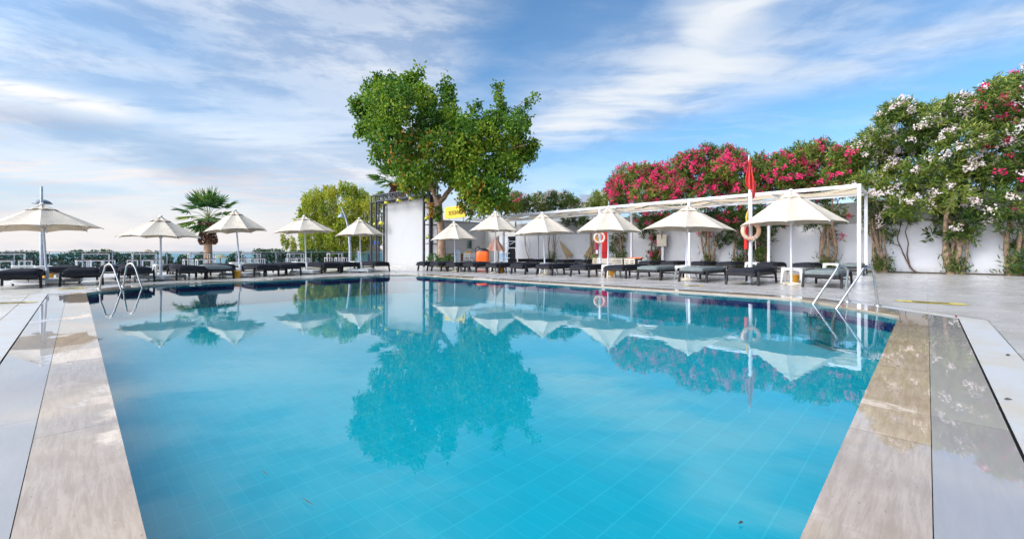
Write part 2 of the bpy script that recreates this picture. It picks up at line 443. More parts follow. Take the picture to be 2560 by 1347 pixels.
def water_mat():
    m = bpy.data.materials.new('pool_water'); m.use_nodes = True
    t = NT(m.node_tree); t.n.clear()
    g = t.node('ShaderNodeNewGeometry').outputs['Position']
    bn = t.node('ShaderNodeBump'); bn.inputs['Strength'].default_value = 0.045; bn.inputs['Distance'].default_value = 0.02
    t.l.new(t.m('ADD', t.noise(g, 3.2, 3, 0.5, 0.3), t.m('MULTIPLY', t.noise(g, 14, 2, 0.5), 0.12)), bn.inputs['Height'])
    fr = t.node('ShaderNodeFresnel'); fr.inputs['IOR'].default_value = 1.34; t.l.new(bn.outputs[0], fr.inputs['Normal'])
    gl = t.node('ShaderNodeBsdfGlossy'); gl.inputs['Roughness'].default_value = 0.0; t.l.new(bn.outputs[0], gl.inputs['Normal'])
    tr = t.node('ShaderNodeBsdfTransparent'); tr.inputs[0].default_value = (0.55, 0.98, 1.0, 1)
    mx = t.node('ShaderNodeMixShader'); t.l.new(t.m('MINIMUM', t.m('POWER', fr.outputs[0], 0.74), 0.74), mx.inputs[0])
    t.l.new(tr.outputs[0], mx.inputs[1]); t.l.new(gl.outputs[0], mx.inputs[2])
    o = t.node('ShaderNodeOutputMaterial'); t.l.new(mx.outputs[0], o.inputs[0])
    return m
M['water'] = water_mat()

def glass_mat():
    m = bpy.data.materials.new('tinted_glass'); m.use_nodes = True
    t = NT(m.node_tree); t.n.clear()
    fr = t.node('ShaderNodeFresnel'); fr.inputs['IOR'].default_value = 1.45
    gl = t.node('ShaderNodeBsdfGlossy'); gl.inputs['Roughness'].default_value = 0.03
    tr = t.node('ShaderNodeBsdfTransparent'); tr.inputs[0].default_value = (0.74, 0.86, 0.86, 1)
    mx = t.node('ShaderNodeMixShader'); t.l.new(fr.outputs[0], mx.inputs[0])
    t.l.new(tr.outputs[0], mx.inputs[1]); t.l.new(gl.outputs[0], mx.inputs[2])
    o = t.node('ShaderNodeOutputMaterial'); t.l.new(mx.outputs[0], o.inputs[0])
    return m
M['glass'] = glass_mat()
def sea_mat():
    m, t, b = newmat('sea_water')
    b.inputs['Base Color'].default_value = (0.12, 0.24, 0.33, 1); b.inputs['Roughness'].default_value = 0.25
    g = t.node('ShaderNodeNewGeometry').outputs['Position']
    bn = t.node('ShaderNodeBump'); bn.inputs['Strength'].default_value = 0.4; bn.inputs['Distance'].default_value = 0.2
    t.l.new(t.noise(g, 0.8, 4, 0.6), bn.inputs['Height']); t.l.new(bn.outputs[0], b.inputs['Normal'])
    return m
M['sea'] = sea_mat()

# ------------------------------------------------------------------ geometry helpers
def G(px, py, h=0.0):
    Y = F * (CZ - h) / (py - HY)
    return Vector(((px - 1280) * Y / F, Y, h))
def P3(px, py, Y):
    return Vector(((px - 1280) * Y / F, Y, CZ + (HY - py) * Y / F))
def on_line(px, A, d):
    """point of the plan line A + t d that stands on photo column px"""
    q = (px - 1280) / F
    t = (A[0] - q * A[1]) / (q * d[1] - d[0])
    return Vector((A[0] + t * d[0], A[1] + t * d[1], 0))

class MB:
    def __init__(s): s.v = []; s.f = []; s.sm = []
    def add(s, vs, fs, smooth=False):
        k = len(s.v); s.v += [tuple(p) for p in vs]
        s.f += [tuple(i + k for i in f) for f in fs]; s.sm += [smooth] * len(fs)
        return s
    def box(s, c, size, ax=None, az_=0.0, rot=None):
        c = Vector(c); h = Vector(size) / 2
        if rot is None: rot = Matrix.Rotation(az_, 3, 'Z')
        vs = [c + rot @ Vector((sx * h.x, sy * h.y, sz * h.z)) for sx in (-1, 1) for sy in (-1, 1) for sz in (-1, 1)]
        return s.add(vs, [(0, 1, 3, 2), (4, 6, 7, 5), (0, 4, 5, 1), (2, 3, 7, 6), (0, 2, 6, 4), (1, 5, 7, 3)])
    def beam(s, a, b, w, h, up=(0, 0, 1)):
        a, b = Vector(a), Vector(b); d = (b - a); L = d.length; d.normalize()
        up = Vector(up)
        if abs(d.dot(up)) > 0.99: up = Vector((0, 1, 0))
        x = d.cross(up).normalized(); z = x.cross(d)
        rot = Matrix((x, d, z)).transposed()
        return s.box((a + b) / 2, (w, L, h), rot=rot)
    def tube(s, pts, r, n=8, caps=True):
        pts = [Vector(p) for p in pts]
        if not hasattr(r, '__len__'): r = [r] * len(pts)
        vs = []; nrm = None
        for i, p in enumerate(pts):
            d = (pts[min(i + 1, len(pts) - 1)] - pts[max(i - 1, 0)]).normalized()
            if nrm is None:
                nrm = d.cross(Vector((0, 0, 1)) if abs(d.z) < 0.9 else Vector((1, 0, 0))).normalized()
            else:
                nrm = (nrm - d * nrm.dot(d)).normalized()
            bt = d.cross(nrm)
            for k in range(n):
                a = 2 * math.pi * k / n
                vs.append(p + (nrm * math.cos(a) + bt * math.sin(a)) * r[i])
        fs = []
        for i in range(len(pts) - 1):
            for k in range(n):
                k2 = (k + 1) % n
                fs.append((i * n + k, i * n + k2, (i + 1) * n + k2, (i + 1) * n + k))
        s.add(vs, fs, True)
        if caps:
            s.add([vs[k] for k in range(n)][::-1], [tuple(range(n))])
            s.add(vs[-n:], [tuple(range(n))])
        return s
    def lathe(s, prof, n=16, c=(0, 0, 0), sx=1.0, sy=1.0):
        vs = []; c = Vector(c)
        for (r, z) in prof:
            for k in range(n):
                a = 2 * math.pi * k / n
                vs.append(c + Vector((r * math.cos(a) * sx, r * math.sin(a) * sy, z)))
        fs = []
        for i in range(len(prof) - 1):
            for k in range(n):
                k2 = (k + 1) % n
                fs.append((i * n + k, i * n + k2, (i + 1) * n + k2, (i + 1) * n + k))
        s.add(vs, fs, True)
        if prof[0][0] > 1e-5: s.add([vs[k] for k in range(n)][::-1], [tuple(range(n))])
        if prof[-1][0] > 1e-5: s.add(vs[-n:], [tuple(range(n))])
        return s
    def prism(s, poly, z0, z1):
        n = len(poly)
        vs = [(p[0], p[1], z0) for p in poly] + [(p[0], p[1], z1) for p in poly]
        fs = [tuple(range(n))[::-1], tuple(range(n, 2 * n))] + [(i, (i + 1) % n, (i + 1) % n + n, i + n) for i in range(n)]
        return s.add(vs, fs)
    def build(s, name, m, parent=None, bevel=0.0, solid=0.0, sub=0):
        me = bpy.data.meshes.new(name)
        me.from_pydata(s.v, [], s.f)
        me.polygons.foreach_set('use_smooth', s.sm)
        me.materials.append(M[m] if isinstance(m, str) else m)
        me.update()
        o = bpy.data.objects.new(name, me)
        COL.objects.link(o)
        if parent is not None: o.parent = parent
        if bevel:
            b = o.modifiers.new('bevel', 'BEVEL'); b.width = bevel; b.segments = 2; b.limit_method = 'ANGLE'
        if solid:
            b = o.modifiers.new('solid', 'SOLIDIFY'); b.thickness = solid; b.offset = 0
        if sub:
            b = o.modifiers.new('sub', 'SUBSURF'); b.levels = sub; b.render_levels = sub
        return o

def tag(o, label=None, cat=None, group=None, kind=None):
    if label: o['label'] = label
    if cat: o['category'] = cat
    if group: o['group'] = group
    if kind: o['kind'] = kind
    return o
def thing(name, label, cat, loc=(0, 0, 0), rz=0.0, group=None):
    o = bpy.data.objects.new(name, None); COL.objects.link(o)
    o.empty_display_size = 0.1
    o.location = loc; o.rotation_euler = (0, 0, rz)
    return tag(o, label, cat, group)
def dup(root, loc, rz, label, group=None):
    r = root.copy(); COL.objects.link(r); r.location = loc; r.rotation_euler = (0, 0, rz)
    r['label'] = label
    if group: r['group'] = group
    for ch in list(root.children):
        c = ch.copy(); COL.objects.link(c); c.parent = r
        for g in list(ch.children):
            d = g.copy(); COL.objects.link(d); d.parent = c
    return r
def fill(name, loops, z, m, kind='structure'):
    """flat sheet bounded by an outer loop and holes"""
    bm = bmesh.new(); edges = []
    for lp in loops:
        vs = [bm.verts.new((p[0], p[1], z)) for p in lp]
        edges += [bm.edges.new((vs[i], vs[(i + 1) % len(vs)])) for i in range(len(vs))]
    bmesh.ops.triangle_fill(bm, use_beauty=True, use_dissolve=False, edges=edges)
    for f in bm.faces:
        if f.normal.z < 0: f.normal_flip()
    me = bpy.data.meshes.new(name); bm.to_mesh(me); bm.free()
    me.materials.append(M[m]); o = bpy.data.objects.new(name, me); COL.objects.link(o)
    return tag(o, kind=kind)

# ------------------------------------------------------------------ pool
POOL = [(-0.75, 0.94), (0.53, 0.94), (5.35, 5.87), (5.40, 7.95), (5.10, 8.42), (4.72, 8.80), (-3.6, 16.75), (-4.15, 17.0), (-4.85, 16.80), (-9.55, 11.80), (-9.68, 11.3), (-9.35, 9.33)]
POOL = [Vector((x, y)) for x, y in POOL]
def offset(poly, d):
    n = len(poly); out_ = []
    for i in range(n):
        a, b, c = poly[i - 1], poly[i], poly[(i + 1) % n]
        e1 = (b - a).normalized(); e2 = (c - b).normalized()
        n1 = Vector((e1.y, -e1.x)); n2 = Vector((e2.y, -e2.x))
        bis = (n1 + n2).normalized()
        out_.append(b + bis * (d / max(0.3, bis.dot(n1))))
    return out_
def ring(name, d0, d1, z, m, kerb=0.0):
    a, b = offset(POOL, d0), offset(POOL, d1)
    n = len(a); me = bpy.data.meshes.new(name); vs = []; fs = []; uvs = []
    s = 0.0
    for i in range(n):
        j = (i + 1) % n
        L = (POOL[j] - POOL[i]).length
        e = (POOL[j] - POOL[i]).normalized()
        k = len(vs)
        pts = [a[i], a[j], b[j], b[i]]
        vs += [(p.x, p.y, z) for p in pts]
        fs.append((k + 3, k + 2, k + 1, k))
        uu = [(s + (p - POOL[i]).dot(e), (p - a[i]).dot(Vector((e.y, -e.x)))) for p in pts]
        uvs += [uu[3], uu[2], uu[1], uu[0]]
        if kerb:
            k = len(vs)
            vs += [(a[i].x, a[i].y, z), (a[j].x, a[j].y, z), (a[j].x, a[j].y, z - kerb), (a[i].x, a[i].y, z - kerb)]
            fs.append((k, k + 1, k + 2, k + 3)); uvs += [(s, 0), (s + L, 0), (s + L, kerb), (s, kerb)]
        s += L + 0.37
    me.from_pydata(vs, [], fs)
    ul = me.uv_layers.new(name='UVMap')
    ul.data.foreach_set('uv', np.array(uvs, dtype=np.float32).ravel())
    me.materials.append(M[m]); me.update()
    o = bpy.data.objects.new(name, me); COL.objects.link(o)
    return tag(o, kind='structure')
ring('pool_coping', 0.0, 0.29, 0.0, 'travertine', kerb=0.028)
ring('paving_border', 0.293, 0.565, -0.001, 'grey_marble')
ring('drain_gap', 0.56, 0.86, -0.03, 'dark_void')
ring('drain_grate', 0.578, 0.838, -0.003, 'grate')
water = fill('pool_water', [offset(POOL, 0.015)], -0.029, 'water')
tag(water, kind='structure')
fill('pool_floor', [POOL], -0.72, 'pool_floor')
n = len(POOL); mb = MB()
for i in range(n):
    a, b = POOL[i], POOL[(i + 1) % n]
    mb.add([(a.x, a.y, -0.0285), (b.x, b.y, -0.0285), (b.x, b.y, -0.72), (a.x, a.y, -0.72)], [(0, 1, 2, 3)])
tag(mb.build('pool_wall', 'pool_wall'), kind='structure')

WA = (19.5, 16.3); WD = (V.x, V.y)          # plan line of the long garden wall
RA = (-27.7, 23.0)                          # plan line of the terrace edge (railing)
def rail_pt(px): return on_line(px, RA, (U.x, U.y))
r0 = Vector(RA) - Vector((U.x, U.y)) * 25
r1 = rail_pt(960)
deck_outer = [(30, -12), (30, 60), (r1.x + 6, 60), (r1.x + 0.9 * U.x, r1.y + 0.9 * U.y), (r0.x, r0.y), (-46, -12)]
deck_outer = [(30, -12), (30, 55), (r1.x + 14, r1.y + 14.3), (r0.x - 0.15, r0.y + 0.15), (r0.x, -12)]
fill('deck', [deck_outer, offset(POOL, 0.842)], 0.0, 'deck')
mb = MB(); mb.beam((r0.x - .25, r0.y + .25, -1.21), (r1.x + 14 - .25, r1.y + 14.3 + .25, -1.21), 0.3, 2.4)
tag(mb.build('terrace_wall', 'wall_beige'), kind='structure')
fill('beach', [[(-400, -200), (400, -200), (400, 400), (60, 400), (-30, 75), (-90, 45), (-400, 40)]], -2.4, 'sand')
fill('sea', [[(-5000, -5000), (5000, -5000), (5000, 5000), (-5000, 5000)]], -2.7, 'sea')

# ------------------------------------------------------------------ ladders
def ladder(label, pts):
    t = thing('pool_ladder', label, 'pool ladder', (0, 0, 0), group='steel pool ladders')
    mids = []
    for (xw, y0, xf, yf, xa, za) in pts:
        path = []
        s = 1 if xf > xw else -1
        w = Vector((xw, y0, -0.03)); f = Vector((xf, yf, 0.0))
        r = 0.13
        path.append(Vector((xw - s * 0.05, y0, -0.66)))
        path.append(Vector((xw - s * 0.05, y0, -0.45)))
        path.append(Vector((xw - s * 0.045, y0, -0.22)))
        path.append(w)
        top = Vector((xa - s * 0.13, (y0 + yf) / 2, za - 0.12))
        path.append(w.lerp(top, 0.5)); path.append(top)
        for k in range(1, 8):
            a = math.pi * 0.80 * (1 - k / 7.0) + 0.02
            path.append(Vector((xa + s * 0.005 + s * r * math.cos(a), (y0 + yf) / 2 + (yf - y0) * 0.3 * k / 8, za - 0.13 + 0.13 * math.sin(a))))
        path.append(f + Vector((-s * 0.03, 0, 0.25)))
        path.append(f)
        MB().tube(path, 0.019, 12).build('rail', 'steel', t)
        MB().lathe([(0.05, 0.0), (0.05, 0.012), (0.03, 0.016)], 16, f).build('flange', 'steel', t)
        mids.append((xw - s * 0.05, y0))
    for z in (-0.25, -0.45, -0.65):
        MB().box(((mids[0][0] + mids[1][0]) / 2, (mids[0][1] + mids[1][1]) / 2, z), (0.09, abs(mids[0][1] - mids[1][1]), 0.03)).build('step', 'steel', t, bevel=0.008)
    return t
ladder('curved steel pool ladder at the right corner of the pool, beside the nearest lounger',
       [(5.30, 7.48, 6.02, 7.62, 5.86, 0.635), (5.24, 6.86, 6.03, 7.0, 5.80, 0.635)])
ladder('curved steel pool ladder at the far left corner of the pool',
       [(-9.28, 10.10, -9.95, 10.25, -9.66, 0.60), (-9.42, 10.82, -10.02, 10.95, -9.78, 0.60)])

# ------------------------------------------------------------------ parasols
def canopy_mesh(R_, z0, z1, ns=8, rings=7, sec=6, scal=0.07, inner=0.0, sag=0.03, phase=0.0, hem=0.05):
    mb = MB(); N = ns * sec; vs = []
    for i in range(rings + 1):
        q = inner + (1 - inner) * i / rings
        for k in range(N):
            a = 2 * math.pi * k / N + phase
            w = (k % sec) / sec; sc = math.sin(math.pi * w)
            chord = math.cos(math.pi / ns) / math.cos((w - 0.5) * 2 * math.pi / ns)
            rr = R_ * q * (chord * (1 - scal * sc * q ** 3) if sc > 0 else 1.0)
            zq = q + sag * (q - q * q) * (-1)          # slightly bowed roofline
            z = z0 + (z1 - z0) * zq
            z += (-(1 - chord) * 0.25 * abs(z1 - z0) * q + hem * sc * q ** 4 - 0.03 * sc * math.sin(math.pi * q)) if sc > 0 else 0.0
            vs.append((rr * math.cos(a), rr * math.sin(a), z))
    fs = [(i * N + k, i * N + (k + 1) % N, (i + 1) * N + (k + 1) % N, (i + 1) * N + k) for i in range(rings) for k in range(N)]
    return mb.add(vs, fs, False)

def parasol(label, base, apex_z, tips_z, R_, lean=(0.0, 0.0), base_kind='slab', phase=0.2, ns=8, finial=0.0, scal=0.07):
    """base: ground point. lean: horizontal offset of the apex from the base."""
    t = thing('parasol', label, 'parasol', base, group='cream canvas parasols round the pool')
    H = apex_z; lx, ly = lean
    top = Vector((lx, ly, H + 0.01))
    MB().tube([(0, 0, 0.02), top * 0.5, top], [0.027, 0.027, 0.024], 12).build('pole', 'white_paint' , t)
    hub = bpy.data.objects.new('canopy', None)
    tilt = Vector((lx, ly, H)).normalized()
    q = Vector((0, 0, 1)).rotation_difference(tilt)
    cm = canopy_mesh(R_, 0.0, -(apex_z - tips_z), ns, scal=scal, phase=phase)
    c = cm.build('canopy', 'canvas', t, solid=0.004)
    c.location = top; c.rotation_mode = 'QUATERNION'; c.rotation_quaternion = q
    cap = canopy_mesh(R_ * 0.27, 0.006, -(apex_z - tips_z) * 0.268 + 0.012, ns, 3, 6, 0.10, 0.0, 0.05, phase, 0.03).build('vent_cap', 'canvas', c, solid=0.004)
    cap.location = (0, 0, 0.006)
    MB().lathe([(0.0, 0.055), (0.03, 0.05), (0.05, 0.03), (0.06, 0.0)], 10).build('finial', 'white_plastic', c)
    if finial: MB().tube([(0, 0, 0.05), (0, 0, finial)], 0.018, 8).build('pole_tip', 'grey_metal', c)
    drop = apex_z - tips_z
    for k in range(ns):
        a = 2 * math.pi * k / ns + phase
        d = Vector((math.cos(a), math.sin(a), 0))
        pts = [d * (R_ * qq) + Vector((0, 0, -drop * (qq - 0.03 * (qq - qq * qq)) - 0.016)) for qq in (0.02, 0.3, 0.6, 1.01)]
        rb = MB().tube(pts, 0.0085, 6).build('rib', 'white_paint', c)
        MB().tube([d * 0.04 + Vector((0, 0, -drop * 0.95)), d * (R_ * 0.52) + Vector((0, 0, -drop * 0.49 - 0.03))], 0.007, 6).build('strut', 'white_paint', rb)
    MB().lathe([(0.03, -0.06), (0.05, -0.055), (0.05, 0.0), (0.035, 0.02), (0.028, 0.05)], 12, (0, 0, -drop * 0.95)).build('hub', 'white_plastic', c)
    if base_kind == 'slab':
        for sx in (-1, 1):
            for sy in (-1, 1):
                MB().box((sx * 0.235, sy * 0.235, 0.125), (0.45, 0.45, 0.07)).build('base_slab', 'white_plastic', t, bevel=0.01)
        f = MB()
        for s in (-1, 1):
            f.box((0, s * 0.46, 0.075), (0.98, 0.04, 0.03)); f.box((s * 0.46, 0, 0.07), (0.04, 0.98, 0.03))
        f.tube([(0, 0, 0.08), (0, 0, 0.45)], 0.036, 12)
        f.build('base_frame', 'white_paint', t)
        for sx in (-1, 1):
            for sy in (-1, 1):
                MB().tube([(sx * 0.44 - 0.015, sy * 0.44, 0.03), (sx * 0.44 + 0.015, sy * 0.44, 0.03)], 0.03, 12).build('castor', 'grey_metal', t)
    else:
        f = MB()
        f.lathe([(0.20, 0.0), (0.20, 0.018), (0.06, 0.03), (0.036, 0.05), (0.036, 0.40)], 20)
        for k in range(4):
            a = k * math.pi / 2 + 0.4
            f.tube([(0.02 * math.cos(a), 0.02 * math.sin(a), 0.045), (0.30 * math.cos(a), 0.30 * math.sin(a), 0.02)], 0.016, 8)
        f.build('base', 'cream_box', t)
    return t

def par(label, bx, by, ax, ay, lx, ly_, rx, ry, kind, phase, finial=0.0, Yc=None, scal=0.11, ns=8, ap=0.0):
    b = G(bx, by); Y = b.y
    if Yc: Y = Yc; b = Vector(((bx - 1280) * Y / F, Y, 0))
    az_ = P3(ax, ay, Y)
    tz = P3(0, (ly_ + ry) / 2, Y).z
    Rr = (rx - lx) / 2 * Y / F * 1.03 / math.sqrt(1 + ((ax - 1280) / F) ** 2)
    return parasol(label, b, az_.z + ap, tz + 0.02, Rr, (az_.x - b.x, 0), kind, phase, ns, finial, scal)
S, C = 'slab', 'foot'
par('large cream parasol in front of the left lamp post, nearest on the left', 118, 711, 104.5, 513, -52, 575, 264, 575.5, S, 0.0)
par('cream parasol behind the left pool ladder', 402, 700, 401.5, 543, 286, 594, 505, 597, S, 0.25)
par('tilted cream parasol in front of the shaggy fan palm', 601, 692, 587.5, 527, 507, 584, 669, 577, S, 0.1)
par('cream parasol left of the yellow-green tree', 767, 684.5, 760, 541.5, 682, 583.5, 837, 582.5, S, 0.3)
par('cream parasol beside the curved lamp post, touching the stage truss', 903, 680.4, 898, 547, 838, 592, 962, 589, S, 0.1)
par('small cream parasol directly in front of the plane tree trunk', 1138.5, 677.5, 1135, 556, 1080, 603, 1195, 599, C, 0.3)
par('cream parasol with the half-closed peach umbrella behind it', 1237.4, 681.4, 1239, 531.5, 1175, 581, 1299, 578, C, 0.15)
par('cream parasol in front of the leftmost climbing oleander on the wall', 1363, 686, 1355.5, 534, 1283, 590, 1433, 583, C, 0.05)
par('cream parasol with a bare pole tip, in front of the red rescue bag', 1519.5, 692.6, 1522, 519, 1441, 581, 1606, 583, C, 0.2, finial=0.22)
par('cream parasol in front of the beige electrical box', 1714, 698.7, 1721, 516.5, 1610, 576, 1836, 578, C, 0.35)
par('largest cream parasol on the right, beside the flag pole', 1978.3, 710.5, 1977, 478, 1853, 564, 2114, 560, C, 0.12)

# ------------------------------------------------------------------ sun loungers
def make_lounger(cm, seed=0):
    """foot end at the origin, long axis +X; width along Y"""
    t = thing('sun_lounger', 'x', 'sun lounger')
    f = MB()
    L, Wd = 2.02, 0.72
    for s in (-1, 1): f.box((L / 2, s * (Wd / 2 - 0.025), 0.29), (L, 0.05, 0.085))
    for x in (0.025, L - 0.025): f.box((x, 0, 0.29), (0.052, Wd - 0.1, 0.083))
    f.box((1.18, 0, 0.30), (0.05, Wd - 0.11, 0.05))
    f.build('frame', 'frame_dark', t, bevel=0.008)
    w = MB()
    for k in range(22):
        w.box((0.09 + k * (L - 0.18) / 21, 0, 0.315), (0.075, Wd - 0.1, 0.014))
    w.build('slat_bed', 'frame_dark', t)
    for x, dxx in ((0.20, -0.07), (L - 0.24, 0.09)):
        for s in (-1, 1):
            a = Vector((x, s * (Wd / 2 + 0.026), 0.36)); b = Vector((x + dxx, s * (Wd / 2 + 0.040), 0.0))
            MB().beam(a, b, 0.05, 0.075, up=(1, 0, 0)).build('leg', 'frame_dark', t, bevel=0.006)
    MB().beam((L - 0.24, -Wd / 2, 0.16), (L - 0.24, Wd / 2, 0.16), 0.03, 0.04).build('stretcher', 'frame_dark', t)
    # two-piece mattress with soft rounded edges
    for (x0, x1, name) in ((0.02, 1.20, 'cushion'), (1.215, L - 0.02, 'backrest_cushion')):
        b = MB(); nx, ny = 12, 7; h = 0.12
        vs = []
        for i in range(nx + 1):
            for j in range(ny + 1):
                x = x0 + (x1 - x0) * i / nx; y = -0.335 + 0.67 * j / ny
                ex = min(i, nx - i) / nx; ey = min(j, ny - j) / ny
                z = 0.325 + h * min(1, 0.72 + 3.4 * min(ex * 1.5, ey)) + 0.006 * math.sin(i * 2.1 + seed) * math.cos(j * 1.7)
                vs.append((x, y, z))
        k0 = len(vs)
        fs = [(i * (ny + 1) + j, (i + 1) * (ny + 1) + j, (i + 1) * (ny + 1) + j + 1, i * (ny + 1) + j + 1) for i in range(nx) for j in range(ny)]
        rim = [i * (ny + 1) for i in range(nx + 1)] + [nx * (ny + 1) + j for j in range(1, ny + 1)] + [i * (ny + 1) + ny for i in range(nx - 1, -1, -1)] + [j for j in range(ny - 1, 0, -1)]
        for r_ in rim: vs.append((vs[r_][0], vs[r_][1], 0.326))
        nr = len(rim)
        fs += [(rim[i], k0 + i, k0 + (i + 1) % nr, rim[(i + 1) % nr]) for i in range(nr)]
        b.add(vs, fs, True)
        b.build(name, cm, t)
    return t
proto = {'d': make_lounger('cushion'), 'g': make_lounger('cushion_green', 1)}
used = set()
def lounger(kind, front_mid, rz, label, group):
    loc = (front_mid[0], front_mid[1], 0)
    if kind not in used:
        used.add(kind); o = proto[kind]; o.location = loc; o.rotation_euler = (0, 0, rz); o['label'] = label; o['group'] = group
        return o
    return dup(proto[kind], loc, rz, label, group)
ORD = ['nearest', 'second', 'third', 'fourth', 'fifth', 'sixth', 'seventh', 'eighth', 'ninth', 'tenth', 'eleventh', 'twelfth', 'thirteenth']
EXTRA = {0: 'right beside the steel ladder', 1: 'beside the flag pole base'}
front = [(2054, 719.3, 'g'), (1854, 712.3, 'd'), (1731, 705.3, 'g'), (1621, 699.6, 'g'), (1538, 695, 'd'), (1448, 692, 'd'), (1360, 688, 'd'), (1295, 685.3, 'd'), (1232, 682.7, 'd'), (1175, 680.6, 'd'), (1131, 679.3, 'd'), (1090, 678, 'd'), (1056, 676.7, 'd')]
for i, (px, py, k) in enumerate(front):
    c = G(px, py) - U * 0.13
    cn = 'pale green cushions' if k == 'g' else 'charcoal cushions'
    if i == 0: lab = 'lounger with pale green cushions, standing right beside the steel pool ladder'
    elif i == 12: lab = 'dark lounger with charcoal cushions, farthest in the right pool row, near the stage'
    else: lab = f'dark lounger with {cn}, {ORD[i]} from the ladder in the right pool row'
    lounger(k, c, ANG + random.uniform(-0.03, 0.03), lab, 'dark loungers along the right side of the pool')
row2A = (13.2, 16.6)
row2 = [(2134, 'g'), (2011, 'd'), (1920, 'd'), (1818, 'd'), (1750, 'd'), (1676, 'd'), (1618, 'd'), (1456, 'd'), (1407, 'd'), (1336, 'd'), (1290, 'd')]
for i, (px, k) in enumerate(row2):
    c = on_line(px - 8, row2A, WD)
    if k == 'g': lab = 'lounger with pale green cushions under the near end of the pergola, against its post'
    else: lab = f'dark lounger in the shade of the pergola, {ORD[i]} from its near end'
    lounger(k, c, ANG + random.uniform(-0.04, 0.04), lab, 'dark loungers under the pergola')
left = [(40, 722, 'd'), (204, 714, 'd'), (342, 705.6, 'd'), (481, 700, 'd'), (549, 697, 'g'), (667, 692, 'd'), (725.5, 689, 'd'), (828, 683.5, 'd'), (877, 681, 'd'), (954, 678.5, 'd')]
for i, (px, py, k) in enumerate(left):
    c = G(px, py) - V * 0.13
    lab = f'dark lounger, {ORD[i]} from the left in the row along the left pool edge' if i else 'dark lounger cut off by the left edge, in the left front row'
    if k == 'g': lab = 'lounger with pale green cushions in the left front row, below the fan palm'
    if i == 9: lab = 'dark lounger in front of the stage, farthest in the left front row'
    lounger(k, c, ANG + math.pi / 2 + random.uniform(-0.03, 0.03), lab, 'dark loungers along the left side of the pool')
for i, (px, k) in enumerate([(150, 'd'), (285, 'd'), (440, 'd'), (560, 'd'), (640, 'g'), (745, 'd'), (870, 'd')]):
    c = on_line(px, (G(204, 714) + V * 3.0)[:2], (U.x, U.y))
    lab = f'dark lounger, {ORD[i] if i else "first"} from the left in the left back row before the railing'
    lounger(k, c, ANG + math.pi / 2 + random.uniform(-0.05, 0.05), lab, 'dark loungers in the second row on the left')

# ------------------------------------------------------------------ white plastic tables and amber bins
def make_table():
    t = thing('side_table', 'x', 'side table')
    s = 0.27
    poly = []
    for cx, cy_ in ((1, 1), (-1, 1), (-1, -1), (1, -1)):
        for k in range(5):
            a = math.atan2(cy_, cx) - math.pi / 4 + k * math.pi / 8
            poly.append((cx * (s - 0.07) + 0.07 * math.cos(a), cy_ * (s - 0.07) + 0.07 * math.sin(a)))
    MB().prism(poly, 0.415, 0.445).build('table_top', 'white_plastic', t, bevel=0.01)
    ap = MB()
    for k in range(4):
        r = Matrix.Rotation(k * math.pi / 2, 3, 'Z')
        pts = [(-0.25, 0.414), (0.25, 0.414), (0.25, 0.33)] + [(0.19 * math.cos(a), 0.33 + 0.05 * math.sin(a)) for a in np.linspace(0, math.pi, 7)] + [(-0.25, 0.33)]
        vs = [r @ Vector((x, 0.252, z)) for x, z in pts] + [r @ Vector((x, 0.242, z)) for x, z in pts]
        n_ = len(pts)
        ap.add(vs, [tuple(range(n_)), tuple(range(2 * n_ - 1, n_ - 1, -1))] + [(i, i + n_, (i + 1) % n_ + n_, (i + 1) % n_) for i in range(n_)])
    ap.build('apron', 'white_plastic', t)
    for sx in (-1, 1):
        for sy in (-1, 1):
            l = MB()
            a = Vector((sx * 0.215, sy * 0.215, 0.41)); b = Vector((sx * 0.255, sy * 0.255, 0.0))
            vs = []
            for p, w in ((b, 0.022), (a, 0.042)):
                vs += [p + Vector((x * w, y * w, 0)) for x, y in ((-1, -1), (1, -1), (1, 1), (-1, 1))]
            l.add(vs, [(3, 2, 1, 0), (4, 5, 6, 7)] + [(i, (i + 1) % 4, (i + 1) % 4 + 4, i + 4) for i in range(4)])
            l.build('leg', 'white_plastic', t, bevel=0.006)
    return t
tables = [(1984, 707.5, 'white plastic table beside the largest right parasol, amber bin under it'),
          (1714, 697, 'white plastic table at the pole of the parasol before the electrical box'),
          (1528, 691, 'white plastic table under the parasol with the bare pole tip'),
          (1371, 684.8, 'white plastic table under the parasol before the climbing oleander'),
          (1246, 680.5, 'white plastic table under the parasol with the peach umbrella behind'),
          (1152, 677, 'white plastic table at the plane tree, left of the orange tank'),
          (116, 699, 'white plastic table behind the base of the nearest left parasol'),
          (58, 697, 'white plastic table at the left picture edge between two loungers'),
          (408, 691, 'white plastic table behind the base of the parasol at the left ladder'),
          (592, 680.5, 'white plastic table below the tilted parasol and the fan palm'),
          (748, 678, 'white plastic table left of the pole of the parasol by the yellow-green tree'),
          (892, 676, 'white plastic table under the parasol beside the curved lamp post')]
tb = make_table(); bins_at = []
for i, (px, py, lab) in enumerate(tables):
    p = G(px, py)
    if i == 0: tb.location = p; tb.rotation_euler = (0, 0, ANG); tb['label'] = lab; tb['group'] = 'white plastic side tables'; p0 = p
    else: dup(tb, p, ANG + random.uniform(-0.1, 0.1), lab, 'white plastic side tables')
for px, lab in ((2079, 'white plastic table under the pergola near its front corner post'), (1882, 'white plastic table behind the flag pole'), (1612, 'white plastic table under the pergola right of the slatted crates')):
    dup(tb, on_line(px, (row2A[0] + U.x * 0.4, row2A[1] + U.y * 0.4), WD), ANG, lab, 'white plastic side tables')

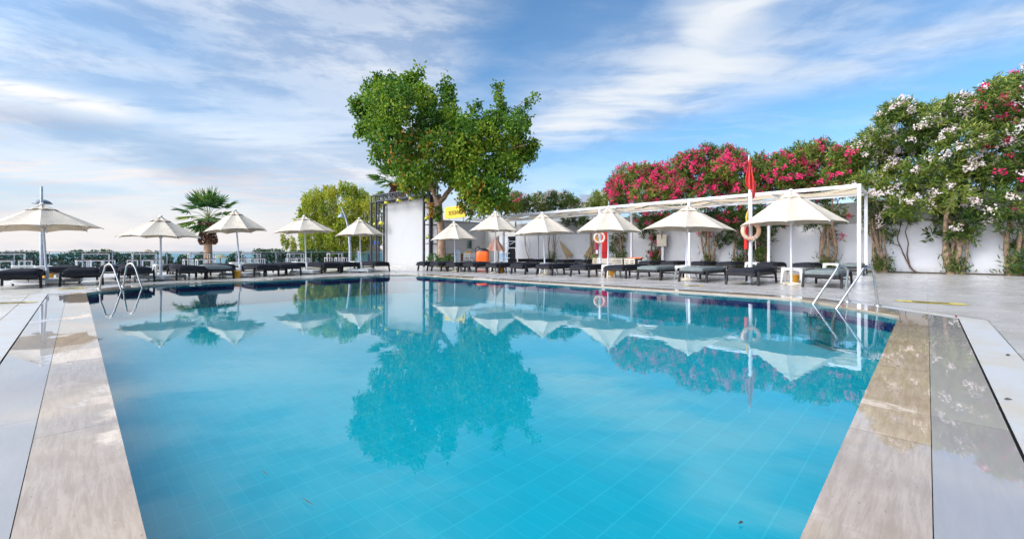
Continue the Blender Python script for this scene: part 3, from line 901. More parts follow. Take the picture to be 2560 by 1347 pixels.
def make_bin():
    t = thing('waste_bin', 'x', 'bin')
    MB().lathe([(0.10, 0.0), (0.105, 0.02), (0.125, 0.23), (0.135, 0.24), (0.135, 0.25), (0.118, 0.25), (0.098, 0.03), (0.0, 0.03)], 20).build('bucket', 'amber', t)
    MB().tube([(0.13 * math.cos(a), 0.0, 0.24 + 0.05 * math.sin(a)) for a in np.linspace(0, math.pi, 9)], 0.005, 6).build('handle', 'grey_metal', t)
    return t
bn_ = make_bin()
for i, (px, py, lab) in enumerate([(1985, 708.5, 'amber bin under the white table by the largest right parasol'),
                                   (1531, 692, 'amber bin behind the lounger legs, below the red rescue bag'),
                                   (1253, 681, 'amber bin between lounger legs near the peach umbrella'),
                                   (592, 694.5, 'amber bin at the base of the tilted left parasol'),
                                   (120, 704, 'amber bin behind the slab base of the nearest left parasol')]):
    p = G(px, py)
    if i == 0: bn_.location = p; bn_['label'] = lab; bn_['group'] = 'amber waste bins'
    else: dup(bn_, p, 0.3 * i, lab, 'amber waste bins')

# ------------------------------------------------------------------ pergola
PA = (12.9, 15.77); PH = 3.36
PB = (14.97, 17.96)
fl = on_line(1168, PA, WD); bl_t = (fl - Vector((*PA, 0))).length
pf0 = Vector((*PA, 0)); pb0 = Vector((*PB, 0)); v3 = V.copy()
pg = thing('pergola', 'long white steel pergola with cream canvas strips along the garden wall', 'pergola', (0, 0, 0))
zup = Vector((0, 0, 1))
b = MB(); b.beam(pf0 - v3 * 0.05 + zup * PH, pf0 + v3 * bl_t + zup * PH, 0.09, 0.13); b.build('front_beam', 'white_paint', pg, bevel=0.006)
b = MB(); b.beam(pb0 - v3 * 0.05 + zup * (PH - 0.02), pb0 + v3 * bl_t + zup * (PH - 0.02), 0.09, 0.12); b.build('back_beam', 'white_paint', pg, bevel=0.006)
b = MB(); b.beam((pf0 + pb0) / 2 + zup * (PH - 0.16) - v3 * 0.0, (pf0 + pb0) / 2 + v3 * bl_t + zup * (PH - 0.16), 0.06, 0.06); b.build('middle_beam', 'white_paint', pg)
tt = 0.0; k = 0
while tt < bl_t + 0.1:
    off = 0.0 if k == 0 else 0.0
    b = MB(); b.beam(pf0 + v3 * tt + zup * (PH - 0.003) + U * 0.05, pb0 + v3 * tt + zup * (PH - 0.003) - U * 0.05, 0.07, 0.10); b.build('rafter', 'white_paint', pg)
    tt += bl_t / 8; k += 1
for px, A in ((2148, PA), (1723, PA), (1500, PA), (1259, PA), (2165, PB), (1922, PB), (1579, PB), (1345, PB)):
    q = on_line(px, A, WD); hh = PH - 0.066
    b = MB(); b.box((q.x, q.y, hh / 2), (0.115, 0.115, hh), az_=ANG); b.build('post', 'white_paint', pg, bevel=0.006)
    MB().box((q.x, q.y, 0.006), (0.2, 0.2, 0.012), az_=ANG).build('foot_plate', 'white_paint', pg)
wdt = (pb0 - pf0).length
for si, (u0, u1) in enumerate(((0.10, 0.98), (1.12, 1.98), (2.10, 2.88))):
    nx, ny = 150, 5; vs = []
    for i in range(nx + 1):
        for j in range(ny + 1):
            s_ = bl_t * i / nx; w = j / ny
            ph = (s_ / (bl_t / 8)) % 1.0
            z = PH + 0.07 - 0.20 * math.sin(math.pi * ph) * (0.75 + 0.25 * math.sin(si * 2 + s_ * 0.7)) - 0.03 * math.sin(math.pi * w)
            uu = u0 + (u1 - u0) * w + 0.04 * math.sin(s_ * 1.3 + si * 2.0)
            vs.append(pf0 + v3 * s_ + U * uu + zup * z)
    fs = [(i * (ny + 1) + j, (i + 1) * (ny + 1) + j, (i + 1) * (ny + 1) + j + 1, i * (ny + 1) + j + 1) for i in range(nx) for j in range(ny)]
    MB().add(vs, fs, True).build('canvas_strip', 'canvas_warm', pg)

# ------------------------------------------------------------------ garden wall and the building at its end
w0 = Vector((*WA, 0)) - V * 14; w1 = on_line(1289, WA, WD)
gw = thing('garden_wall', 'long whitewashed garden wall with a bare grey upper course behind the oleanders', 'wall')
b = MB(); b.beam(w0 + U * 0.12 + zup * 1.11, w1 + U * 0.12 + zup * 1.11, 0.24, 2.22); b.build('painted_wall', 'wall_white', gw)
b = MB(); b.beam(w0 + U * 0.13 + zup * 2.72, w1 + U * 0.13 + zup * 2.72, 0.20, 1.0); b.build('bare_course', 'wall_grey', gw)
b = MB(); b.beam(w0 - U * 0.16 + zup * 0.025, w1 - U * 0.16 + zup * 0.025, 0.30, 0.05); b.build('planting_strip', mat('soil', (0.06, 0.045, 0.03), 0.95, var=0.4, bump=1), gw)
w2 = on_line(1212, WA, WD)
bd = thing('service_building', 'low beige service building with a dark doorway behind the plane tree', 'building')
BH = 3.45
def wallseg(a, b_, z0, z1, m='wall_beige', th=0.2, nm='wall'):
    q = MB(); q.beam(a + zup * (z0 + z1) / 2, b_ + zup * (z0 + z1) / 2, th, z1 - z0); return q.build(nm, m, bd)
dA = on_line(1246, WA, WD)
wallseg(w2, dA, 0, BH)
wallseg(dA, w1, 2.30, BH)
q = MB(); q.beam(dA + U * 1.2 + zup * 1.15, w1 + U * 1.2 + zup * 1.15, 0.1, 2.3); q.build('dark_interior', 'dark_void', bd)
w3 = w2 - U * 5.2
wallseg(w2 - U * 0.105, w3, 0, BH)
q = MB(); m_ = (w2 + w3) / 2
q.add([w3 - V * 0.3 - U * 0.2 + zup * (BH + 0.001), w2 - V * 0.3 + U * 0.4 + zup * (BH + 0.001), w2 + V * 3 + U * 0.4 + zup * (BH + 0.001), w3 + V * 3 - U * 0.2 + zup * (BH + 0.001)], [(0, 1, 2, 3)])
q.build('roof', 'wall_grey', bd, solid=0.12)
dn = V * -1
dq = on_line(1171, (w2[0], w2[1]), (U.x, U.y))
q = MB(); q.beam(dq - U * 0.36 - V * 0.12 + zup * 1.02, dq + U * 0.36 - V * 0.12 + zup * 1.02, 0.06, 2.04); dr = q.build('door', 'wall_beige', bd)
q = MB(); q.beam(dq - U * 0.24 - V * 0.16 + zup * 1.6, dq + U * 0.24 - V * 0.16 + zup * 1.6, 0.02, 0.7); q.build('window', M['glass'], dr)
q = MB(); q.beam(dq - U * 0.30 - V * 0.18 + zup * 1.0, dq - U * 0.17 - V * 0.18 + zup * 1.0, 0.03, 0.03); q.build('handle', 'black_plastic', dr)

# yellow sign on the roof
sg0 = P3(1113, 547, 36.0); sg0.z = 3.72
sg = thing('roof_sign', 'yellow roof sign with dark block lettering behind the plane tree', 'sign', (sg0.x, sg0.y, sg0.z), math.atan2(-V.y, -V.x))
MB().box((1.35, 0, 0.50), (2.7, 0.08, 0.98)).build('sign_panel', 'yellow', sg, bevel=0.01)
for x in (0.4, 2.3): MB().tube([(x, 0.1, -0.3), (x, 0.1, 0.4)], 0.04, 8).build('support', 'grey_metal', sg)
fc = bpy.data.curves.new('lettering', 'FONT'); fc.body = 'BOSONVIL M'; fc.size = 0.62; fc.offset = -0.006; fc.extrude = 0.006
fo_c = bpy.data.objects.new('lettering_curve', fc); COL.objects.link(fo_c)
bpy.context.view_layer.update()
fme = bpy.data.meshes.new_from_object(fo_c.evaluated_get(bpy.context.evaluated_depsgraph_get()))
bpy.data.objects.remove(fo_c)
fo = bpy.data.objects.new('lettering', fme); COL.objects.link(fo); fo.parent = sg; fme.materials.clear(); fme.materials.append(M['ink'])
fo.location = (0.55, -0.06, 0.28); fo.rotation_euler = (R(90), 0, 0)
wx = max(v.co.x for v in fme.vertices); fo.scale = (2.0 / wx, 0.85, 1)

# ------------------------------------------------------------------ stage truss and screen wall
SA = Vector((-10.2, 30.8, 0)); SB = Vector((-5.11, 26.5, 0))
sdr = (SB - SA).normalized(); sn = Vector((-sdr.y, sdr.x, 0))      # sn points away from the camera
if sn.y < 0: sn = -sn
SL = (SB - SA).length
st = thing('stage_truss', 'black steel goal-post truss framing the white screen wall', 'stage frame')
def sp(a, b_, z): return SA + sdr * a + sn * b_ + zup * z
TZ0, TZ1 = 4.52, 4.97
D6 = 0.62
for a0 in (0.0, SL - D6):
    col_ = MB()
    for da in (0, D6):
        for db in (0, D6):
            col_.tube([sp(a0 + da, db, 0), sp(a0 + da, db, TZ0)], 0.085 if db == 0 else 0.06, 8)
    z = 0.25
    for z in (0.25, 1.45, 2.65, 3.75):
        for (p_, q_) in (((0, 0), (D6, 0)), ((D6, 0), (D6, D6)), ((D6, D6), (0, D6)), ((0, D6), (0, 0))):
            col_.tube([sp(a0 + p_[0], p_[1], z), sp(a0 + q_[0], q_[1], z)], 0.022, 6)
    col_.build('tower', 'black_steel', st)
tr_ = MB()
for db in (0, D6):
    for z in (TZ0, TZ1): tr_.tube([sp(0, db, z), sp(SL, db, z)], 0.06, 8)
nb = 13
for i in range(nb + 1):
    a = SL * i / nb
    for db in (0, D6): tr_.tube([sp(a, db, TZ0), sp(a, db, TZ1)], 0.045, 6)
    tr_.tube([sp(a, 0, TZ0), sp(a, D6, TZ0)], 0.02, 6); tr_.tube([sp(a, 0, TZ1), sp(a, D6, TZ1)], 0.02, 6)
    if i < nb:
        a2 = SL * (i + 1) / nb
        for db in (0, D6):
            s_, e_ = (TZ0, TZ1) if i % 2 else (TZ1, TZ0)
            tr_.tube([sp(a, db, s_), sp(a2, db, e_)], 0.026, 6)
        tr_.tube([sp(a, 0, TZ0), sp(a2, D6, TZ0)], 0.014, 6)
tr_.build('cross_truss', 'black_steel', st)
b = MB(); b.tube([sp(-0.05, 0.3, 2.3), sp(-1.9, 0.9, 0.1)], 0.045, 8); b.tube([sp(-0.05, 0.3, 2.3), sp(-1.2, 0.9, 2.3)], 0.03, 8); b.build('brace', 'black_steel', st)
sc_ = thing('screen_wall', 'tall plain white screen wall inside the black stage frame', 'screen wall')
b = MB(); b.beam(sp(0.35, D6 + 0.16, 2.3), sp(SL + 0.05, D6 + 0.16, 2.3), 0.16, 4.6); b.build('panel', 'screen_white', sc_)
b = MB(); b.beam(sp(0.9, D6 + 0.07, 2.25), sp(0.96, D6 + 0.07, 2.25), 0.03, 4.4); b.build('edge_trim', 'black_steel', sc_)
def stage_lamp(p, r, label, hang=True):
    t = thing('stage_light', label, 'stage light', p, group='stage lights wrapped in yellow bags')
    mb_ = MB(); 
    prof = [(0.0, -0.52 * r), (0.55 * r, -0.45 * r), (0.85 * r, -0.2 * r), (0.95 * r, 0.1 * r), (0.7 * r, 0.45 * r), (0.25 * r, 0.75 * r), (0.1 * r, 0.85 * r), (0.16 * r, 1.02 * r)]
    mb_.lathe(prof, 14)
    mb_.v = [(x * (1 + 0.12 * math.sin(7 * z / r + 3 * math.atan2(y, x))), y * (1 + 0.1 * math.cos(5 * z / r)), z) for x, y, z in mb_.v]
    mb_.build('bag', 'yellow_bag', t)
    h = MB(); h.tube([(-0.75 * r, 0.25 * r, -0.75 * r), (-0.55 * r, 0.55 * r, 0.6 * r)], 0.5 * r, 10); h.build('lamp_housing', 'black_plastic', t)
    y_ = MB(); y_.tube([(0, 0.3 * r, 0.5 * r), (0, 0.3 * r, 1.7 * r)], 0.02, 6); y_.build('yoke', 'black_steel', t)
for px, py, r, lab in ((964, 507, 0.17, 'leftmost yellow-bagged light hanging from the top truss'), (995, 501, 0.18, 'middle yellow-bagged light hanging from the top truss'),
                       (1026, 496, 0.18, 'right yellow-bagged light hanging from the top truss'), (1066, 501, 0.20, 'yellow-bagged light at the top of the right truss tower'),
                       (936, 561, 0.16, 'outer yellow-bagged light on the left truss tower'), (950, 559, 0.18, 'inner yellow-bagged light on the left truss tower'),
                       (1065, 546, 0.16, 'yellow-bagged light halfway up the right truss tower'), (1067, 593, 0.11, 'small limp yellow bag low on the right truss tower')):
    q = (px - 1280) / F
    a = (SA.x - q * SA.y) / (q * sdr.y - sdr.x)
    gp = SA + sdr * a + sn * 0.1
    stage_lamp((gp.x, gp.y, CZ + (HY - py) * gp.y / F), r * 1.15, lab)
# black speaker box on the truss end
q = P3(1092, 478, 26.2)
sb = thing('speaker', 'slim black line speaker on top of the stage truss, behind the trunk fork', 'speaker', q)
MB().box((0, 0, 0), (0.16, 0.2, 0.62)).build('cabinet', 'black_plastic', sb, bevel=0.015)
MB().box((0, -0.105, 0), (0.06, 0.01, 0.5)).build('grille', 'grey_metal', sb)
MB().tube([(0, 0.0, -0.9), (0, 0, -0.31)], 0.03, 8).build('bracket', 'black_steel', sb)

# ------------------------------------------------------------------ leaves
def leafmesh(name, m, pos, dirs, ln, wd, tint, parent, fold=0.25):
    """pos (n,3) leaf bases, dirs (n,3) unit axes; kite-shaped folded leaves"""
    n_ = len(pos)
    rnd = rng.normal(size=(n_, 3)); side = np.cross(dirs, rnd); side /= np.linalg.norm(side, axis=1)[:, None] + 1e-9
    nor = np.cross(side, dirs)
    ln = np.asarray(ln).reshape(-1, 1) * np.ones((n_, 1)); wd = np.asarray(wd).reshape(-1, 1) * np.ones((n_, 1))
    a = pos; d = pos + dirs * ln - nor * ln * 0.12
    mid = pos + dirs * ln * 0.45
    b_ = mid + side * wd * 0.5 + nor * wd * fold; c_ = mid - side * wd * 0.5 + nor * wd * fold
    V_ = np.stack([a, b_, d, c_], 1).reshape(-1, 3).astype(np.float32)
    me = bpy.data.meshes.new(name)
    me.vertices.add(4 * n_); me.vertices.foreach_set('co', V_.ravel())
    me.loops.add(6 * n_); me.polygons.add(2 * n_)
    base = np.arange(n_)[:, None] * 4
    idx = (base + np.array([[0, 1, 2, 0, 2, 3]])).astype(np.int32)
    me.loops.foreach_set('vertex_index', idx.ravel())
    me.polygons.foreach_set('loop_start', np.arange(0, 6 * n_, 3, dtype=np.int32))
    me.polygons.foreach_set('loop_total', np.full(2 * n_, 3, dtype=np.int32))
    at = me.attributes.new('tint', 'FLOAT', 'FACE')
    at.data.foreach_set('value', np.repeat(np.clip(tint, 0, 1), 2).astype(np.float32))
    me.materials.append(M[m]); me.update(calc_edges=True)
    o = bpy.data.objects.new(name, me); COL.objects.link(o)
    if parent is not None: o.parent = parent
    return o
def unit(v): return v / (np.linalg.norm(v, axis=1)[:, None] + 1e-9)
def clump_points(c, r, n_, shell=0.5, flat=1.0):
    d = unit(rng.normal(size=(n_, 3)))
    q = rng.random(n_) ** (1 / 3) * (1 - shell) + shell * (0.75 + 0.3 * rng.random(n_))
    p = d * (q * r)[:, None]; p[:, 2] *= flat
    return p + np.asarray(c), d

# ------------------------------------------------------------------ plane tree
def smooth(pts, rr, k=4):
    pts = [Vector(p) for p in pts]; o_ = []; q_ = []
    for i in range(len(pts) - 1):
        p0 = pts[max(i - 1, 0)]; p1 = pts[i]; p2 = pts[i + 1]; p3 = pts[min(i + 2, len(pts) - 1)]
        for j in range(k):
            t = j / k
            o_.append(0.5 * ((2 * p1) + (p2 - p0) * t + (2 * p0 - 5 * p1 + 4 * p2 - p3) * t * t + (3 * p1 - p0 - 3 * p2 + p3) * t ** 3))
            q_.append((rr[i] + (rr[i + 1] - rr[i]) * t) * (1 + 0.07 * math.sin(i * 5 + j * 2.3)))
    return o_ + [pts[-1]], q_ + [rr[-1]]
def limb(mb_, a, b_, r0_, r1_, wob=0.15, n_=7):
    a, b_ = Vector(a), Vector(b_); pts = []
    L = (b_ - a).length
    for i in range(n_ + 1):
        q = i / n_; o_ = Vector((random.uniform(-1, 1), random.uniform(-1, 1), random.uniform(-.5, .5))) * wob * L * 0.25 * math.sin(math.pi * q)
        pts.append(a.lerp(b_, q) + o_)
    mb_.tube(pts, [r0_ + (r1_ - r0_) * (i / n_) for i in range(n_ + 1)], 9)
TY = 26.3
pt = thing('plane_tree', 'big leafy plane tree beside the stage, autumn tints low in its crown', 'tree')
tk = MB()
trunk = [(1108, 668, 0.36), (1106, 652, 0.29), (1104, 630, 0.26), (1104, 600, 0.235), (1103, 572, 0.22), (1099, 545, 0.20), (1098, 522, 0.20), (1095, 505, 0.24)]
tp = [P3(x, y, TY) for x, y, r in trunk]; tp[0].z = -0.02
tk.tube(tp, [r for _, _, r in trunk], 14)
fork = tp[-1]
def at_t(px, py, dy_=0.0):
    return P3(px, py, TY + dy_)
limbs = [((1095, 507), (1083, 478), 0.19, 0.15, 0), ((1083, 478), (1060, 400), 0.15, 0.09, -0.6), ((1060, 400), (1000, 260), 0.09, 0.03, -0.8), ((1083, 478), (1020, 420), 0.08, 0.03, 0.8),
         ((1060, 400), (1040, 200), 0.07, 0.02, 0.4), ((1060, 400), (930, 300), 0.07, 0.02, 0.6), ((1098, 507), (1137, 462), 0.17, 0.13, 0.2), ((1137, 462), (1190, 400), 0.13, 0.08, 0.6),
         ((1190, 400), (1240, 300), 0.08, 0.03, 0.3), ((1190, 400), (1320, 360), 0.07, 0.02, -0.7), ((1240, 300), (1247, 210), 0.035, 0.01, 0.2), ((1137, 462), (1120, 330), 0.10, 0.04, 0.9),
         ((1120, 330), (1112, 215), 0.05, 0.012, 0.5), ((1137, 462), (1230, 470), 0.08, 0.03, -0.8), ((1240, 300), (1330, 245), 0.04, 0.01, -0.2), ((1190, 400), (1170, 290), 0.05, 0.015, 0.9),
         ((1230, 470), (1215, 520), 0.03, 0.01, -0.8)]
endp = {}
for (a, b_, r0_, r1_, dy_) in limbs:
    A_ = endp.get(a, at_t(*a)); B_ = at_t(b_[0], b_[1], dy_ * 1.6); endp[b_] = B_
    limb(tk, A_, B_, r0_, r1_)
tk.build('trunk', 'bark', pt)
CL = [(905,275,26),(892,262,12),(935,250,32),(925,325,30),(905,318,14),(960,222,26),(948,205,12),(985,215,20),(980,190,9),(1005,240,38),(1048,190,10),(1050,172,7),(1030,215,22),(1025,195,12),(985,285,45),(1060,245,36),(1110,222,15),(1112,202,8),(1118,250,22),(1128,232,10),(1075,300,45),(1125,290,30),(950,310,40),(990,355,45),(955,380,22),(940,400,10),(1040,365,50),(1100,365,50),(1158,300,20),(1180,278,15),(1195,262,8),(1185,320,34),(1243,212,6),(1245,228,8),(1248,245,10),(1250,262,10),(1240,300,32),(1300,278,16),(1318,258,10),(1333,243,6),(1290,310,30),(1210,345,45),(1160,375,45),(1270,365,40),(1315,375,22),(1337,360,12),(1328,392,14),(1260,415,38),(1200,425,42),(1145,435,36),(1290,398,26),(1000,415,25),(1020,445,22),(965,428,12),(1050,435,36),(1085,435,26),(1180,475,36),(1230,475,38),(1252,508,24),(1210,512,26),(1272,520,14),(1060,465,18),(1085,462,14),(1020,472,12),(1118,440,20),(1160,440,24),(1200,500,20),(1148,345,30),(1168,325,24),(1140,318,22),(1150,385,36),(1135,290,14),(1162,520,12),(1176,532,14),(1152,506,10),(1150,462,20),(1180,502,18),(1040,478,14),(1010,470,10),(1290,440,18)]
pos = []; dr_ = []; tn = []; ln_ = []
mpp = TY / F
EXTRA_CL = []
for (x, y, r) in CL:
    d_ = math.hypot(x - 1110, (y - 350) * 1.15)
    if r > 21 and d_ > 105:
        for k in range(3):
            an = math.atan2(y - 350, x - 1110) + random.uniform(-0.7, 0.7); L_ = r * random.uniform(0.8, 1.2)
            EXTRA_CL.append((x + 0.85 * L_ * math.cos(an), y + L_ * math.sin(an) - 6, random.uniform(6, 10)))
CL += EXTRA_CL
for (x, y, r) in CL:
    for rep in range(3 if r > 28 else 2 if r > 18 else 1):
        rad = max(r * mpp * 0.55, r * mpp - 0.17)
        dep = 0.0 if r <= 18 else rng.uniform(-2.6, 2.6)
        jx, jy = (rng.uniform(-6, 6), rng.uniform(-6, 6)) if rep else (0, 0)
        Yc = TY + dep
        c = np.array(P3(x + jx, y + jy, TY)); c[1] = Yc
        c[0] = (x + jx - 1280) * Yc / F; c[2] = CZ + (HY - y - jy) * Yc / F
        n_ = int(40 + 320 * (r * mpp / 0.9) ** 2)
        # sub-clusters: sprigs of leaves on short twigs
        ns_ = max(3, n_ // 9)
        sc0, sd = clump_points(c, rad, ns_, 0.45, 0.92)
        base_c = 0.14 + 0.40 * rng.random(); orange_p = 0.20 * rng.random() ** 3
        for s in range(9):
            off = rng.normal(size=(ns_, 3)) * 0.16
            pos.append(sc0 + off)
            dd = unit(sd * 0.5 + rng.normal(size=(ns_, 3)) * 0.7 + np.array([0, 0, -0.15])); dr_.append(dd)
            base = base_c + 0.10 * rng.random()
            low = np.clip((y - 330) / 200, 0, 1) * (0.30 if x < 1110 else 0.12) if y > 330 else 0
            bright = 0.06 if (x > 1120 and y > 330) else 0
            t_ = base + low * rng.random(ns_) * 1.4 + bright + rng.normal(size=ns_) * 0.12
            t_[rng.random(ns_) < (orange_p if (y > 340 and x < 1130 or y > 440) else 0.0)] = 0.97
            tn.append(t_)
pos, dr_, tn = np.concatenate(pos), np.concatenate(dr_), np.concatenate(tn)
leafmesh('crown', 'leaf_plane', pos, dr_, 0.205 * (0.7 + 0.6 * rng.random(len(pos))), 0.15, tn, pt)
# orange twiggy sprouts on the trunk
sprig_p, sprig_d = [], []
for x, y, r in ((1076, 515, 7), (1080, 535, 7), (1096, 527, 8), (1092, 545, 6)):
    c = np.array(P3(x, y, TY - 0.35)); p_, d_ = clump_points(c, r * mpp, 60, 0.2); sprig_p.append(p_); sprig_d.append(d_)
sp_ = np.concatenate(sprig_p); tnt = np.where(np.arange(len(sp_)) < 120, 0.97, 0.35) + rng.normal(size=len(sp_)) * 0.05
leafmesh('trunk_sprouts', 'leaf_plane', sp_, unit(np.concatenate(sprig_d) + rng.normal(size=(len(sp_), 3)) * 0.6), 0.17, 0.12, tnt, pt)

# low green plants at the foot of the tree
def small_plant(px, py, Y, r, n_, label, m='leaf_hedge', ln=0.16, wd=0.05, tint=0.8, name='garden_plant', group=None, cat='plant'):
    t = thing(name, label, cat, group=group)
    c = np.array(P3(px, py, Y)); p_, d_ = clump_points(c, r, n_, 0.3, 0.8)
    p_[:, 2] = np.maximum(p_[:, 2], 0.03)
    leafmesh('foliage', m, p_, unit(d_ + np.array([0, 0, 0.5]) + rng.normal(size=(n_, 3)) * 0.4), ln, wd, tint + rng.normal(size=n_) * 0.18, t)
    s = MB(); 
    for k in range(4): s.tube([(c[0] + random.uniform(-.1, .1), c[1], 0), (c[0] + random.uniform(-r, r) * .6, c[1] + random.uniform(-r, r) * .5, c[2])], 0.012, 5)
    s.build('stem', 'bark', t)
    return t
small_plant(1084, 648, 25.2, 0.36, 240, 'bright green plant left of the plane tree trunk')
small_plant(1122, 652, 25.2, 0.34, 240, 'bright green plant right of the plane tree trunk')
small_plant(1102, 657, 24.9, 0.30, 160, 'low green plant in front of the plane tree trunk')

# ------------------------------------------------------------------ yellow-green tree beyond the railing
gt = thing('pepper_tree', 'drooping yellow-green tree left of the stage, beyond the glass railing', 'tree')
GY = 43.0; mp = GY / F; GZ = -2.4
tk = MB()
base = P3(840, 640, GY); base.z = GZ
limb(tk, base, P3(835, 580, GY), 0.45, 0.32, 0.05)
for x, y, r in ((780, 510, 0.14), (830, 490, 0.16), (890, 490, 0.14), (925, 540, 0.12), (745, 590, 0.10), (860, 540, 0.16)):
    limb(tk, P3(835, 582, GY), P3(x, y, GY + random.uniform(-1.5, 1.5)), r, 0.03, 0.3)
tk.build('trunk', 'bark', gt)
CLP = [(768,498,20),(795,482,24),(830,475,22),(870,468,22),(900,485,26),(930,505,26),(945,492,14),(775,530,34),(825,520,38),(880,520,38),(925,555,32),(760,565,16),(730,590,13),(715,603,9),(738,614,12),(785,590,36),(845,590,40),(895,590,34),(940,580,22),(957,500,12),(960,530,14),(955,555,14),(712,590,7),(752,520,10),(760,480,9),(812,462,8),(850,456,8),(890,462,8),(820,560,36),(870,560,36),(770,620,20),(820,625,26),(870,625,26),(740,545,7)]
pos = []; dr_ = []; tn = []
for (x, y, r) in CLP:
    for rep in range(3 if r > 15 else 1):
        rad = max(r * mp * 0.5, r * mp - 0.20); dep = rng.uniform(-2.5, 2.5) if r > 15 else 0
        Yc = GY + dep
        c = np.array([(x + rng.uniform(-5, 5) - 1280) * Yc / F, Yc, CZ + (HY - y + rng.uniform(-4, 4)) * Yc / F])
        ns_ = int(12 + 40 * (rad / 1.0) ** 2)
        p_, d_ = clump_points(c, rad, ns_, 0.5, 0.9)
        t0 = 0.35 + 0.35 * rng.random()
        for s in range(9):                      # hanging strands
            pos.append(p_ + np.array([0, 0, -0.10 * s]) + rng.normal(size=(ns_, 3)) * 0.07)
            dr_.append(unit(rng.normal(size=(ns_, 3)) * 0.5 + np.array([0, 0, -0.7])))
            tn.append(t0 + rng.normal(size=ns_) * 0.2)
pos, dr_, tn = np.concatenate(pos), np.concatenate(dr_), np.concatenate(tn)
leafmesh('crown', 'leaf_pepper', pos, dr_, 0.26, 0.11, tn, gt)

# ------------------------------------------------------------------ fan palms
def palm(label, bx, Y, zb, crown, trunk_r, skirt, rf, nf, seedk, skirt_r=None):
    rs = np.random.default_rng(seedk)
    t = thing('fan_palm', label, 'palm tree', group='fan palms')
    X = (bx - 1280) * Y / F
    cz = CZ + (HY - crown) * Y / F
    MB().tube([(X, Y, zb), (X, Y, (zb + cz) / 2), (X, Y, cz - 0.2)], [trunk_r * 1.05, trunk_r, trunk_r * 0.8], 14).build('trunk', 'bark', t)
    if skirt:
        z0 = CZ + (HY - skirt[1]) * Y / F; z1 = CZ + (HY - skirt[0]) * Y / F
        n_ = 900; a = rs.random(n_) * 2 * np.pi; z = z0 + (z1 - z0) * rs.random(n_)
        r_ = (skirt_r or trunk_r * 1.25) * (0.8 + 0.15 * np.sin((z - z0) / (z1 - z0) * 9))
        p_ = np.stack([X + np.cos(a) * r_, Y + np.sin(a) * r_, z], 1)
        d_ = unit(np.stack([np.cos(a), np.sin(a), 0.9 + 0 * a], 1) + rs.normal(size=(n_, 3)) * 0.35)
        leafmesh('leaf_bases', M_attr_skirt, p_, d_, 0.22, 0.09, rs.random(n_), t)
    for k in range(nf):
        a = k * 2.399 + rs.uniform(-.2, .2); e = R(86 - 118 * (k + 0.5) / nf) + rs.uniform(-.15, .15)
        d = np.array([math.cos(a) * math.cos(e), math.sin(a) * math.cos(e), math.sin(e)])
        L = rf * (0.52 + 0.14 * rs.random())
        tip = np.array([X, Y, cz]) + d * L + np.array([0, 0, -0.12 * L * math.cos(e)])
        fr = MB(); fr.tube([(X, Y, cz - 0.1), tuple((np.array([X, Y, cz]) + tip) / 2 + np.array([0, 0, 0.05])), tuple(tip)], [0.022, 0.016, 0.012], 5)
        fo_ = fr.build('frond', 'leaf_stalk', t)
        nb_ = 22
        sd = np.cross(d, [0, 0, 1]); sd /= np.linalg.norm(sd) + 1e-9
        fa = np.linspace(-1.45, 1.45, nb_) + rs.normal(size=nb_) * 0.04
        dirs = unit(np.outer(np.cos(fa), d) + np.outer(np.sin(fa), sd) + np.array([0, 0, -0.18 - 0.15 * math.cos(e)]))
        bl = rf * 0.50 * (0.8 + 0.3 * np.cos(fa * 0.7)) 
        leafmesh('blades', 'leaf_palm', np.repeat(tip[None], nb_, 0), dirs, bl, 0.085 * rf / 1.9, np.clip(0.45 + 0.25 * rs.normal() + rs.normal(size=nb_) * 0.1 + (0.25 if k < 4 else 0), 0, 1), fo_, fold=0.1)
    return t
M['leaf_stalk'] = mat('leaf_stalk', (0.20, 0.24, 0.06), 0.6)
M['skirt'] = thin_mat('skirt', [(0, (0.03, 0.012, 0.01)), (0.5, (0.13, 0.05, 0.035)), (1, (0.36, 0.20, 0.12))], 0.1, attr=True)
M_attr_skirt = 'skirt'
palm('squat fan palm with a shaggy brown trunk beyond the glass railing', 520, 27.3, -0.9, 542, 0.23, (555, 613), 1.78, 24, 3, 0.42)
palm('fan palm rising behind the top of the stage truss', 990, 38.0, -2.0, 455, 0.38, (458, 490), 2.5, 20, 9, 0.5)

